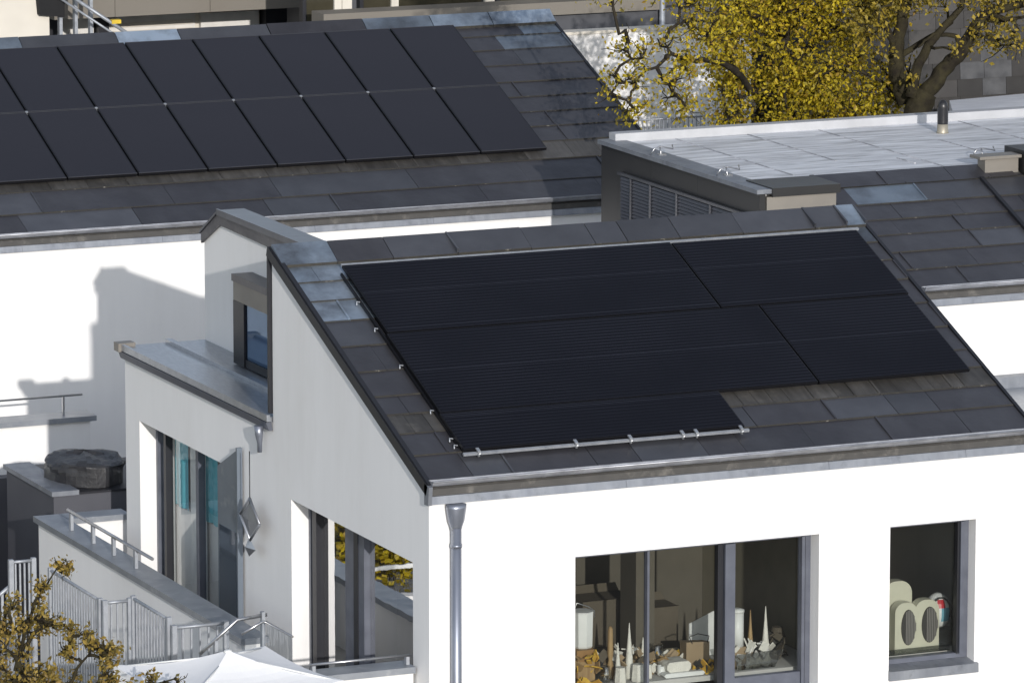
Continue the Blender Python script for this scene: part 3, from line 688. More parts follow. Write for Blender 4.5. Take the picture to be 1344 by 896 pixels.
# lower zinc roof in front
m = MB(); m.box(8, 17, 4.5, 8.30, 5.2, 5.42); m.build('lower_roof', WINGZ, D)
m = MB(); m.box(8, 17, 8.30, 8.47, 5.2, 5.56); m.box(8, 17, 4.42, 4.498, 5.15, 5.50); m.box(12.0, 12.05, 4.6, 8.28, 5.421, 5.46); m.box(13.2, 13.25, 4.6, 8.28, 5.421, 5.46)
m.build('roof_flashing', FLASH, D)
m = MB(); m.box(8, 17, 4.55, 8.4, 2.3, 5.19); m.build('lower_wall', STUCCO, D)
# vent pipe
p = at_y(1237, 180, 13.9)
t = thing('vent_pipe', 'short black vent pipe with metal collar standing on the pale flat roof', 'vent pipe', (p.x, p.y, 7.74))
m = MB(); m.lathe((p.x, p.y, 7.74), [(.07, .12), (.072, .14), (.072, .34), (.075, .35), (.06, .40), (.03, .44)], 14); m.build('pipe', mat('black_pipe', (0.02, 0.02, 0.022), 0.35), t)
m = MB(); m.lathe((p.x, p.y, 7.74), [(.085, .0), (.075, .02), (.07, .125)], 14); m.build('collar', mat('collar_metal', (0.42, 0.38, 0.30), 0.45, 0.5), t)
# lightning conductor clips on the roof edge
def conductor(px, py, label):
    p = at_y(px, py, 10.9); c = None
    d = _ray(px, py); p = CAM + d*((7.745-CAM.z)/d.z)
    m = MB(); r = random.Random(px)
    pts = [p+Vector((-.14, .05, .0)), p+Vector((-.10, 0, .10)), p+Vector((0, .05, .12)), p+Vector((.12, -.1, .10)), p+Vector((.2, .1, .12))]
    m.tube(pts, .009, 5); m.tube([p, p+Vector((0, .05, .12))], .012, 5); m.box(p.x-.05, p.x+.05, p.y-.05, p.y+.05, 7.742, 7.775)
    tag(m.build('lightning_conductor', STEEL, at=p), label, 'conductor')
conductor(868, 205, 'thin metal lightning conductor clip near the far left corner of the pale flat roof')
conductor(955, 232, 'thin metal lightning conductor clip by the dark side wall edge of the pale flat roof')
conductor(1290, 207, 'thin metal lightning conductor clip at the right, above the zinc tiled slope')

# ------------------------------------------------------------------ left: balcony, shed, tarp
t = thing('balcony', 'beige rendered balcony parapet with zinc coping in front of the rear house', 'balcony', (0, 16, 2.3))
m = MB(); m.box(-4, 1.93, 16.0, 16.2, 2.3, 4.36); m.build('wall', STUCCO, t)
m = MB(); m.box(-4, 2.0, 15.94, 16.35, 4.363, 4.43); m.build('coping', COPE, t)
m = MB(); m.tube([(-4, 16.15, 4.68), (1.88, 16.15, 4.68)], .014, 8); m.build('rail', STEEL, t)
for x in (1.62, 0, -1.6): 
    m = MB(); m.box(x-.012, x+.012, 16.13, 16.17, 4.432, 4.68); m.build('post', STEEL, t)
t = thing('garden_shed', 'dark grey flat-roofed shed behind the terrace parapet', 'shed', (0, 10, 2.3))
m = MB(); m.box(-.47, 1.3, 10.45, 12.2, 2.3, 4.62); m.build('wall', SHED, t)
m = MB(); m.box(-.50, -.16, 10.42, 12.25, 4.623, 4.68); m.build('coping', FLASH, t)
m = MB(); m.box(-.155, 1.3, 10.43, 12.2, 4.623, 4.65); m.build('roof', DARKTRIM, t)
m = MB(); m.box(-4.5, .9, 13.2, 13.4, 2.3, 4.30); 
tag(m.build('garden_wall', SHED, at=(-1.5, 13.3, 2.3)), 'plain grey garden wall in shade left of the shed', 'wall')
m = MB(); rnd = random.Random(4); nu, nv = 26, 12
P0 = at_y(124, 636, 10.8)
def tarp(u, v):
    th = 2*math.pi*u/nu; ph = v/nv
    prof = math.sin(min(1, (1-ph)*1.6)*math.pi/2)
    x = P0.x + .46*math.cos(th)*prof**.8*(1+.06*math.sin(5*th+v))
    y = 11.15 + .58*math.sin(th)*prof**.8*(1+.06*math.cos(4*th))
    z = 4.655 + .33*ph**.38*(1+.06*math.sin(3*th+1)+.03*math.sin(7*th+2*v)) if v else 4.655
    return (x, y, z)
for v in range(nv):
    for u in range(nu):
        m.face([tarp(u, v), tarp(u+1, v), tarp(u+1, v+1), tarp(u, v+1)], 0, True)
tag(m.build('tarpaulin', TARP, at=(P0.x, 11.1, 4.66)), 'crumpled black tarpaulin heaped on the shed roof', 'tarpaulin')

# ------------------------------------------------------------------ railings, lower left
def railing(label, pts, z0, z1, gap=.085, extra=None):
    t = thing('railing', label, 'railing', (pts[0][0], pts[0][1], z0), 'galvanised bar railings around the steps')
    m = MB()
    for a, c in zip(pts, pts[1:]):
        a, c = Vector((*a, 0)), Vector((*c, 0)); L = (c-a).length; n = max(2, int(L/gap)); d = (c-a)/n
        for k in range(n+1):
            p = a+d*k; m.box(p.x-.009, p.x+.009, p.y-.009, p.y+.009, z0, z1-.02)
    m.build('bars', GALV, t)
    for z in (z1, z0+.04):
        m = MB()
        for a, c in zip(pts, pts[1:]): m.tube([(*a, z), (*c, z)], .018, 6)
        m.build('rail', GALV, t)
    for p in pts:
        m = MB(); m.box(p[0]-.026, p[0]+.026, p[1]-.026, p[1]+.026, z0-.03, z1+.03); m.build('post', GALV, t)
railing('galvanised bar railing running down from the shed end beside the terrace parapet', [(-2.22, 5.45), (-2.22, 3.82)], 3.58, 4.90)
railing('short galvanised bar railing across between two stepped runs', [(-2.21, 3.70), (-1.93, 3.70)], 3.58, 4.90, .07)
railing('galvanised bar railing in the middle of the steps, nearer the parasol', [(-1.90, 3.66), (-1.90, 2.56)], 3.58, 4.93)
railing('galvanised bar railing ending at the terrace parapet, right behind the parasol corner', [(-1.88, 2.46), (-1.30, 2.46)], 3.58, 4.86)
railing('narrow galvanised railing panel in front of the dark shed, left of the bush top', [(-2.62, 5.62), (-2.36, 5.62)], 3.2, 4.99, .045)
t = thing('railing', 'sloping galvanised stair railing at the left edge, before the dark shed', 'railing', (-3.0, 5.62, 2.3), 'galvanised bar railings around the steps')
m = MB(); a, c = at_y(-12, 790, 5.7), at_y(21, 762, 5.7); m.tube([a, c], .022, 6); m.build('rail', GALV, t)
m = MB()
for k in range(5):
    p = a.lerp(c, k/4.5); m.box(p.x-.013, p.x+.013, p.y-.013, p.y+.013, 3.2, p.z)
m.build('bars', GALV, t)

# ------------------------------------------------------------------ parasol
pk = at_y(299, 853, -.2)
t = thing('parasol', 'square white cloth parasol seen from above beside the terrace', 'parasol', (pk.x, pk.y, 2.3))
ang = R(6); hw = .86
cs = [Vector((pk.x+hw*(sx*math.cos(ang)-sy*math.sin(ang)), pk.y+hw*(sx*math.sin(ang)+sy*math.cos(ang)), pk.z-.23)) for sx, sy in ((-1, -1), (1, -1), (1, 1), (-1, 1))]
m = MB(); n = 8
for k in range(4):
    A, C2 = cs[k], cs[(k+1) % 4]
    for i in range(n):
        for j in range(n):
            def q(u, v):
                e = A.lerp(C2, v); p = pk.lerp(e, u); sag = .05*math.sin(math.pi*u)+.05*u*math.sin(math.pi*v)
                return p - Vector((0, 0, sag))
            m.face([q(i/n, j/n), q((i+1)/n, j/n), q((i+1)/n, (j+1)/n), q(i/n, (j+1)/n)], 0, True)
    # valance
    for j in range(n):
        p, r_ = [A.lerp(C2, v/n) - Vector((0, 0, .05*math.sin(math.pi*v/n))) for v in (j, j+1)]
        m.face([p, r_, r_-Vector((0, 0, .16)), p-Vector((0, 0, .16))], 0)
m.build('canopy', CANVAS, t)
m = MB(); m.lathe((pk.x, pk.y, pk.z-.02), [(.045, 0), (.04, .02), (.02, .03)], 10); m.build('finial', WHITEP, t)
m = MB(); m.tube([(pk.x, pk.y, 2.305), (pk.x, pk.y, pk.z-.03)], .025, 10); m.build('pole', WHITEP, t)
for k in range(4):
    m = MB(); m.tube([pk-Vector((0, 0, .05)), cs[k]-Vector((0, 0, .02))], .010, 5); m.build('rib', WHITEP, t)
m = MB(); m.lathe((pk.x, pk.y, 2.303), [(.30, 0), (.30, .06), (.05, .10)], 16); m.build('base', CONC, t)

# ------------------------------------------------------------------ vegetation
def leaves(mb, c, n, sig, size, rnd, keep=None, flat=1.0):
    for _ in range(n):
        p = Vector(c) + Vector((rnd.gauss(0, sig), rnd.gauss(0, sig), rnd.gauss(0, sig*flat)))
        if keep and not keep(p): continue
        s = size*rnd.uniform(.6, 1.3)
        a = Vector((rnd.gauss(0, 1), rnd.gauss(0, 1), rnd.gauss(0, .8))).normalized()
        u = a.orthogonal().normalized(); u = Matrix.Rotation(rnd.uniform(0, 6.3), 3, a) @ u; v = a.cross(u)
        mb.face([p-u*s*.55, p+v*s*.34+a*s*.1, p+u*s*.6, p-v*s*.34+a*s*.1])
def wander(a, c, rnd, k=6, j=.12):
    a, c = Vector(a), Vector(c); L = (c-a).length
    return [a.lerp(c, i/k) + (Vector((rnd.gauss(0, 1), rnd.gauss(0, 1), rnd.gauss(0, 1)))*j*L*.4*math.sin(math.pi*i/k) if 0 < i < k else Vector((0, 0, 0))) for i in range(k+1)]
def clear(p):   # keep foliage out of the rear house and the flat roof
    if p.x < 11.65 and p.y > 17.8 and p.z < 6.85+(p.y-18)*.41: return False
    if p.y > 22.6: return False
    if p.y < 15.25 and p.z < 8.1: return False
    if p.z < 2.4: return False
    return True
def tree(name, label, base, limbs, clusters, leafm, barkm, seed, nl, sig, size, r0=.22, cat='tree', keep=clear):
    rnd = random.Random(seed)
    t = thing(name, label, cat, base, None)
    m = MB(); nodes = []
    for pts, ra, rb in limbs:
        P2 = []
        for a, c in zip(pts, pts[1:]):
            w_ = wander(a, c, rnd, 5, .07); P2 += w_ if not P2 else w_[1:]
        k = len(P2); m.tube(P2, [ra+(rb-ra)*i/(k-1) for i in range(k)], 9); nodes += P2
    tw = []
    for c, n_, sg in clusters:
        c = Vector(c)
        near = min(nodes+tw, key=lambda q: (q-c).length + max(0, q.z-c.z)*.6)
        w_ = wander(near, c, rnd, 5, .2); L = (c-near).length
        m.tube(w_, [min(.05, .012+.02*L)*(1-.75*i/5)+.004 for i in range(6)], 5); tw += w_[2:]
        for _ in range(3):
            e = c+Vector((rnd.gauss(0, sg), rnd.gauss(0, sg), rnd.gauss(0, sg)))*1.3
            m.tube(wander(w_[3], e, rnd, 3, .25), [.009, .007, .005, .003], 4)
    m.build('trunk', barkm, t)
    m = MB()
    for c, n_, sg in clusters: leaves(m, c, n_, sg, size, rnd, keep)
    m.build('crown', leafm, t)
    return t
rnd = random.Random(31)
def pix_clusters(regions, Y0, dY, rnd):
    out = []
    for (x0, x1, y0, y1, n, nl, sg) in regions:
        for _ in range(n):
            out.append((at_y(rnd.uniform(x0, x1), rnd.uniform(y0, y1), Y0+rnd.uniform(-dY, dY)), nl, sg))
    return out
# dense golden tree
cl = []
for _ in range(190):
    for _try in range(50):
        px, py = rnd.uniform(935, 1190), rnd.uniform(-60, 172)
        if py > 60 and px < 940 + (py-60)*-.15: continue
        if px > 1130 and py < 120 and py > 20 and rnd.random() < .85: continue
        if px < 1000 and py > 95 + (px-905)*.5 and rnd.random() < .5: continue
        if py > 150 and px < 930: continue
        break
    cl.append((at_y(px, py, 19.2+rnd.uniform(-1.1, 1.1)), 140, .145))
cl += pix_clusters([(795, 905, 50, 150, 30, 46, .10), (890, 960, -60, 60, 16, 70, .13), (770, 870, -190, -20, 46, 80, .17)], 17.1, .4, rnd)
tp = lambda x, y, Y=19.2: tuple(at_y(x, y, Y))
T1b = (tp(1040, 150)[0], 19.2, 2.3)
tree('autumn_tree', 'dense golden autumn tree behind the pale flat roof', T1b,
     [([T1b, (T1b[0]+.1, 19.2, 6.0), tp(1040, 120), tp(1030, 40), tp(1010, -60)], .17, .05), ([tp(1040, 150), tp(960, 90, 18), tp(880, 70, 17.2), tp(830, 110, 17.1)], .06, .012),
      ([tp(1035, 90), tp(1100, 20), tp(1130, -80)], .07, .02), ([tp(1030, 50), tp(950, -20, 18), tp(880, -60, 17.2)], .05, .015)], cl, LEAFA, BARK, 41, 0, .2, .058)
# tree with thick forking limbs
cl = pix_clusters([(1150, 1344, -60, 2, 55, 90, .13), (1290, 1420, -60, 30, 24, 70, .13), (1275, 1345, 25, 75, 9, 36, .09), (1120, 1165, 5, 60, 10, 70, .10), (1165, 1200, 60, 110, 4, 24, .07), (1255, 1290, 48, 70, 3, 30, .06)], 17.6, .8, rnd)
T2b = (14.95, 17.6, 2.3)
q = lambda x, y, Y=17.6: tuple(at_y(x, y, Y))
tree('autumn_tree', 'forked tree with thick dark mossy limbs and thin yellow leaves, behind the vent pipe', T2b,
     [([T2b, (14.9, 17.6, 6.2), q(1203, 150), q(1215, 120)], .26, .17), ([q(1213, 125), q(1240, 90), q(1262, 68), q(1280, 35), q(1300, 15), q(1344, 5), q(1400, -20)], .125, .04),
      ([q(1195, 128), q(1202, 95), q(1218, 60), q(1235, 40), q(1262, 10), q(1270, -60)], .085, .03),
      ([q(1190, 135, 17.9), q(1176, 90, 17.9), q(1178, 50, 17.9), q(1190, 0, 17.9), q(1180, -90, 17.9)], .14, .05),
      ([q(1178, 70, 17.9), q(1165, 40, 17.9), q(1150, 0, 17.9)], .07, .03), ([q(1263, 66), q(1255, 48), q(1225, 45), q(1205, 62)], .045, .015),
      ([q(1300, 16), q(1320, 26), q(1345, 22)], .05, .02), ([q(1178, 75, 17.9), q(1210, 55, 17.9), q(1250, 30, 17.9)], .05, .02)], cl, LEAFB, BARKL, 43, 0, .2, .062)
# bronze shrub at lower left, near the camera
rnd = random.Random(52)
cl = pix_clusters([(-20, 60, 815, 900, 24, 46, .055), (0, 40, 785, 815, 4, 24, .045), (45, 92, 792, 822, 7, 26, .04), (60, 95, 738, 758, 5, 22, .035), (80, 96, 822, 868, 7, 30, .035),
                   (112, 128, 822, 848, 5, 40, .04), (135, 152, 850, 876, 6, 45, .045), (0, 150, 880, 915, 18, 40, .05), (150, 240, 886, 915, 8, 26, .04), (38, 62, 765, 800, 4, 30, .04)], -.9, .35, rnd)
Sb = (-4.1, -.9, 2.3)
s_ = lambda x, y: tuple(at_y(x, y, -.9))
t3 = tree('shrub', 'bronze leaved autumn shrub before the bar railings at lower left', Sb,
     [([Sb, (-4.1, -.9, 3.9), s_(20, 860), s_(60, 815)], .05, .015), ([s_(20, 880), s_(45, 790), s_(75, 745)], .022, .006), ([(-4.1, -.9, 3.7), s_(90, 900), s_(120, 850)], .03, .008),
      ([(-4.1, -.9, 3.7), s_(160, 905), s_(230, 890)], .03, .008)], cl, LEAFC, BARKL, 53, 0, .1, .048, cat='shrub', keep=None)
# garden hedge tree and rails to the left that the gable window mirrors
rnd = random.Random(61)
cl = [((-4.5+rnd.gauss(0, .8), 11.6+rnd.gauss(0, .5), rnd.uniform(3.1, 5.4)), 130, .22) for _ in range(130)]
tree('autumn_tree', 'olive autumn tree beyond the left edge, mirrored in the gable window', (-4.4, 11.6, 2.3), [([(-4.4, 11.6, 2.3), (-4.3, 11.6, 3.2), (-4.4, 11.6, 4.8)], .12, .03)], cl, LEAFA, BARK, 62, 0, .2, .08, keep=None)
m = MB(); m.box(-6.5, -2.6, 9.4, 9.6, 2.305, 3.25)
tag(m.build('garden_wall', STUCCO, at=(-4, 9.5, 2.3)), 'low white garden wall beyond the left edge, mirrored in the gable window', 'wall')
t = thing('railing', 'white two bar garden railing beyond the left edge, mirrored in the gable window', 'railing', (-4, 9.2, 2.3))
for z in (4.05, 3.65):
    m = MB(); m.box(-6.5, -2.4, 9.2, 9.24, z, z+.05); m.build('bar', WHITEP, t)
for x in (-6.4, -4.5, -2.5):
    m = MB(); m.box(x, x+.05, 9.25, 9.29, 2.305, 4.1); m.build('post', WHITEP, t)

# ------------------------------------------------------------------ BACKGROUND
m = MB(); m.box(11.5, 14.75, 22.9, 23.1, 2.3, 8.08)
tt = thing('boundary_wall', 'sunlit white wall behind the golden tree', 'wall', (13, 23, 2.3)); m.build('wall', STUCCO, tt)
m = MB(); m.box(11.45, 13.0, 22.86, 23.14, 8.083, 8.125); m.box(13.004, 14.8, 22.86, 23.14, 8.083, 8.125); m.build('coping', CREAM, tt)
t = thing('railing', 'dark spiked metal railing by the white wall, left of the golden tree', 'railing', (13.4, 21.5, 6.2))
m = MB()
for k in range(28):
    x = 12.2+k*.066; m.tube([(x, 21.5, 6.2), (x, 21.5, 7.0)], .010, 5)
m.build('bars', GALV, t)
m = MB(); m.tube([(12.1, 21.5, 6.98), (14.1, 21.5, 6.98)], .014, 6); m.build('rail', GALV, t)
m = MB(); m.tube([(12.1, 21.5, 6.3), (14.1, 21.5, 6.3)], .014, 6); m.build('rail', GALV, t)
m = MB(); m.box(11.8, 14.5, 21.3, 21.7, 2.305, 6.2)
tag(m.build('retaining_wall', CONC, at=(13, 21.5, 2.3)), 'pale retaining wall carrying the spiked railing', 'wall')
# grey volume behind the white wall
t = thing('apartment_building', 'grey clad building with a window band behind the roof ridge', 'building', (14, 30, 2.3))
m = MB(); m.box(10.2, 16.6, 28.0, 28.3, 2.3, 7.72); m.box(10.2, 22, 29.0, 29.3, 2.3, 12); m.build('wall', GREYCLAD, t)
m = MB(); m.box(9.9, 15.55, 27.85, 28.35, 7.72, 7.92); m.build('parapet_band', BEIGE, t)
for k, (xa, xb) in enumerate(((9.95, 10.6), (10.9, 13.0), (13.2, 15.4))):
    m = MB(); m.box(xa, xb, 28.85, 28.99, 7.4, 10); f = m.build('window', DARKTRIM, t)
    m = MB(); m.face([(xa+.06, 28.84, 7.5), (xb-.06, 28.84, 7.5), (xb-.06, 28.84, 9.9), (xa+.06, 28.84, 9.9)]); m.build('pane', mat('olive_glass', (0.05, 0.045, 0.03), 0.08), f)
    m = MB(); m.box(xb-.02, xb+.14, 28.78, 28.98, 7.3, 10.1); m.box(xa+.5, xa+.62, 28.78, 28.83, 7.3, 10.1); m.build('post', CREAM, f)
m = MB(); m.tube([(15.62, 27.9, 2.3), (15.62, 27.9, 9.5)], .05, 8); m.build('downpipe', GALV, t)
m = MB(); m.box(15.7, 16.9, 28.4, 28.95, 5, 7.5); m.box(16.0, 17.0, 27.5, 27.98, 2.3, 7.5); m.build('recess', BLACK, t)
# beige building with an overhanging storey
t = thing('apartment_building', 'beige building with an overhanging upper storey at the top left', 'building', (8, 33, 2.3))
m = MB(); x = 6.97
for x2 in (7.35, 8.0, 9.6, 11.15): m.box(x, x2-.008, 31.98, 36, 7.51, 11); x = x2
m.box(5.9, 6.96, 33.2, 36, 7.45, 11, 1)
m.build('upper_storey', [BEIGE, GREYCLAD], t)
m = MB(); m.box(3, 13.5, 33.6, 36, 2.3, 7.5); m.build('wall', CREAM, t)
m = MB(); m.box(7.6, 8.15, 33.45, 33.59, 5.8, 7.35); m.box(8.4, 9.9, 33.5, 33.59, 6.0, 7.35); m.box(10.0, 11.0, 33.5, 33.59, 6.0, 7.3)
m.build('window_frame', mat('white_frame', (0.72, 0.70, 0.66), 0.7), t)
for q in ((8.18, 8.36, 5.5, 7.4), (7.0, 7.5, 5.0, 7.45), (11.05, 12.6, 5, 7.45)):
    m = MB(); m.box(q[0], q[1], 33.3, 33.59, q[2], q[3]); m.build('opening', DARKTRIM, t)
m = MB(); 
for zz in range(9): m.box(8.45, 9.85, 33.47, 33.495, 6.1+.13*zz, 6.17+.13*zz)
m.build('blind', CREAM, t)
m = MB(); m.box(11.3, 11.75, 31.7, 33, 2.3, 11); m.build('pillar', GREYCLAD, t)
t = thing('apartment_building', 'white wall and grey pillar fragment with a dark doorway at the top left corner', 'building', (5.5, 31, 2.3))
m = MB(); m.box(4.4, 5.35, 31.0, 31.3, 2.3, 11, 0); m.box(5.35, 6.55, 30.95, 31.3, 2.3, 11, 1); m.build('wall', [GREYCLAD, CREAM], t)
m = MB(); m.prism([(6.35, 7.75), (6.75, 7.7), (6.8, 10), (6.15, 10)], 30.8, 30.94, ID); m.build('canopy', BLACK, t)
m = MB()
for x in (6.7, 6.95, 7.2): m.box(x, x+.05, 30.9, 31, 2.3, 8.1)
m.tube([(6.6, 30.8, 8.2), (7.6, 30.2, 7.45)], .03, 6); m.tube([(6.6, 30.8, 8.05), (7.6, 30.2, 7.3)], .02, 6)
m.build('frame', GALV, t)
m = MB(); m.box(7.35, 7.5, 30.3, 30.42, 7.62, 7.68); m.build('lamp', LAMPY, t)
m = MB(); m.box(7.42, 7.55, 30.3, 30.42, 7.40, 7.46); m.build('lamp', LAMPY, t)
# slate-hung wall on the right
t = thing('slate_building', 'brown grey slate hung building wall behind the forked tree', 'building', (19, 26, 2.3))
m = MB(); m.box(17.6, 26, 26, 28, 2.3, 11); m.build('wall', GREYCLAD, t)
m = MB(); rnd = random.Random(71); z = 5.0
while z < 10:
    x = 17.6+rnd.uniform(-.1, 0)
    while x < 25.9:
        wd = rnd.uniform(.42, .5); mi = 1 if (19.6 < x < 20.9 and 6.3 < z < 7.1 and rnd.random() < .6) else 0
        m.hexa([(x+.006, 25.96, z), (x+.006, 25.985, z+.31), (x+.006, 25.999, z), (x+.006, 25.999, z+.31), (x+wd, 25.96, z), (x+wd, 25.985, z+.31), (x+wd, 25.999, z), (x+wd, 25.999, z+.31)], mi)
        x += wd
    z += .27
m.build('slates', [SLATE, SLATEB], t)
t = thing('garage', 'low building with a plain white roof at the right, below the slate wall', 'building', (19, 22, 2.3))
A = [at_y(1252, 151, 21.6), at_y(1400, 143, 21.6), at_y(1400, 118, 24.5), at_y(1246, 132, 24.5)]
m = MB(); m.face(A); m.face([(p.x, p.y, p.z-.15) for p in A])
for k in range(4):
    p, r_ = A[k], A[(k+1) % 4]; m.face([p, r_, r_-Vector((0, 0, .15)), p-Vector((0, 0, .15))])
m.build('roof', mat('white_roof', (0.78, 0.78, 0.79), 0.6), t)
m = MB(); m.box(A[0].x+.3, 24, 22, 24.4, 2.3, min(p.z for p in A)-.2); m.build('wall', CREAM, t)

# ------------------------------------------------------------------ things in the front windows
SZ = 4.30                                 # shelf height inside
m = MB(); m.box(1.60, 4.74, .42, 1.45, SZ-.06, SZ-.005); m.box(1.7, 1.76, .5, .56, 3.4, SZ-.06); m.box(4.5, 4.56, .5, .56, 3.4, SZ-.06); m.box(1.7, 1.76, 1.3, 1.36, 3.4, SZ-.06); m.box(4.5, 4.56, 1.3, 1.36, 3.4, SZ-.06)
tag(m.build('table', CONC, at=(3, 1, 3.4)), 'wooden table full of clutter behind the big front window', 'table')
m = MB(); m.box(4.9, 6.9, .42, 1.3, SZ-.05, SZ+.0); m.box(5.0, 5.06, .5, .56, 3.4, SZ-.05); m.box(6.7, 6.76, .5, .56, 3.4, SZ-.05); m.box(5.0, 5.06, 1.2, 1.26, 3.4, SZ-.05); m.box(6.7, 6.76, 1.2, 1.26, 3.4, SZ-.05)
tag(m.build('table', CONC, at=(6, 1, 3.4)), 'wooden table carrying the cream heaters behind the small front window', 'table')
def item(name, mb, mats, at, label, cat, group=None):
    return tag(mb.build(name, mats, at=at, recalc=True), label, cat, group)
def pix_box(x0, x1, y0, y1, Y, dep, zbase=None):
    a, c = at_y(x0, y0, Y), at_y(x1, y1, Y); zb = c.z if zbase is None else zbase
    return a.x, c.x, Y, Y+dep, zb, a.z
def rbox(mb, x0, x1, y0, y1, z0, z1, m=0, r=.02):
    pts = [(x0+r, z0), (x1-r, z0), (x1, z0+r), (x1, z1-r), (x1-r, z1), (x0+r, z1), (x0, z1-r), (x0, z0+r)]
    mb.prism(pts, y0, y1, ID, m)
# brown drawer box and white bin on it
x0, x1, y0, y1, z0, z1 = pix_box(757, 781, 854, 905, .50, .30)
m = MB(); m.box(x0, x1, y0, y1, SZ, z1); m.box(x0+.01, x1-.01, y0-.008, y0, SZ+.02, z1-.12, 1)
item('wooden_box', m, [OAK, WOOD], (x0, y0, SZ), 'orange brown wooden box under the white bin', 'box')
zb = z1
t = thing('bin', 'white plastic bin with a wire handle at the left of the big window', 'bin', ((x0+x1)/2, .62, zb))
a = at_y(759, 806, .5); c = at_y(784, 850, .5)
m = MB(); cx = (a.x+c.x)/2; m.lathe((cx, .64, zb+.002), [(.10, 0), (.112, .02), (.120, a.z-zb-.02), (.124, a.z-zb)], 8, smooth=False); m.build('body', WHITEP, t)
m = MB(); m.tube([(cx-.12, .62, a.z), (cx-.08, .60, a.z+.10), (cx+.05, .60, a.z+.05), (cx+.12, .60, a.z+.0), (cx+.122, .60, a.z-.07)], .006, 6); m.build('handle', STEEL, t)
def cardbox(x0, x1, y0, y1, Y, dep, label, mt=CARD, base=SZ):
    b_ = pix_box(x0, x1, y0, y1, Y, dep); m = MB(); zz = base if base is not None else b_[4]
    m.box(b_[0], b_[1], b_[2], b_[3], zz, b_[5])
    m.face([(b_[0], b_[2], b_[5]), (b_[1], b_[2], b_[5]), (b_[1]-.03, b_[2]-.08, b_[5]+.03), (b_[0]+.03, b_[2]-.08, b_[5]+.03)])
    m.face([(b_[0], b_[3], b_[5]), (b_[1], b_[3], b_[5]), (b_[1]-.02, b_[3]+.05, b_[5]+.08), (b_[0]+.02, b_[3]+.05, b_[5]+.08)])
    return item('cardboard_box', m, mt, (b_[0], b_[2], zz), label, 'box')
m = MB(); m.box(1.6, 3.0, 1.6, 2.6, 3.41, 4.28); item('shelf_unit', m, ROOM, (2.2, 2, 3.4), 'dark low cabinet deep inside the room behind the big window', 'cabinet')
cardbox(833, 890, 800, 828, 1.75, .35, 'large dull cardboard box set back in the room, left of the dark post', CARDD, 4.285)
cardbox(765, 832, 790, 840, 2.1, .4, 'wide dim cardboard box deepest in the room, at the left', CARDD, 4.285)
m = MB(); p = at_y(801, 862, .70); zt = at_y(798, 822, .70).z
m.lathe((p.x, .70, SZ+.002), [(.045, 0), (.05, .06), (.04, .12), (.022, .20), (.034, .27), (.026, zt-SZ-.03), (.012, zt-SZ)], 12)
item('bottle', m, WOOD, (p.x, .7, SZ), 'tan paper wrapped bottle with a crooked neck, right of the white bin', 'bottle')
def spike(px, ytop, Y, r, label, base=SZ, mt=PAPER, ybot=None):
    z = at_y(px, ytop, Y).z; x = at_y(px, ytop, Y).x; m = MB()
    m.lathe((x, Y, base+.002), [(r*1.3, 0), (r*1.35, .03), (r, .05), (r*.8, (z-base)*.4), (r*.35, (z-base)*.75), (.004, z-base)], 10)
    item('paper_cone', m, mt, (x, Y, base), label, 'paper cone', 'paper cones on the cluttered table')
spike(826, 817, .62, .045, 'tall slim white paper cone left of the thin window post')
spike(811, 843, .60, .035, 'small white paper cone beside the tan bottle')
spike(844, 836, .75, .040, 'white paper cone hidden partly by the thin window post')
spike(1005, 795, .62, .045, 'tallest white paper spire in the right casement')
spike(985, 800, .72, .038, 'tan pointed carving beside the tallest white spire', mt=WOOD)
def jar(px, py, Y, r, h, label, mt=CLEAR):
    p = at_y(px, py, Y); m = MB(); m.lathe((p.x, Y, SZ+.002), [(r*.8, 0), (r, .02), (r, h*.7), (r*.7, h*.85), (r*.75, h)], 14)
    item('glass_jar', m, mt, (p.x, Y, SZ), label, 'jar', 'glass jars on the cluttered table')
jar(795, 870, .56, .06, .17, 'squat clear jar below the tan bottle')
jar(812, 872, .66, .05, .15, 'clear jar between the paper cones, just right of the tan bottle')
jar(862, 842, 1.0, .09, .24, 'big clear jar right of the thin window post')
def cup(x0, x1, y0, y1, Y, label, mt=PAPER):
    b_ = pix_box(x0, x1, y0, y1, Y, .1); m = MB(); w_ = (b_[1]-b_[0])/2
    m.lathe(((b_[0]+b_[1])/2, Y, SZ+.002), [(w_*.95, 0), (w_, .02), (w_*.8, b_[5]-SZ)], 6, smooth=False)
    item('paper_cup', m, mt, (b_[0], Y, SZ), label, 'cup', 'white paper cups at the window edge')
cup(807, 822, 876, 900, .46, 'white folded paper cup under the small paper cone')
cup(829, 846, 872, 900, .47, 'white folded paper cup touching the thin window post')
cup(846, 856, 872, 900, .55, 'narrow white paper cup just right of the thin window post')
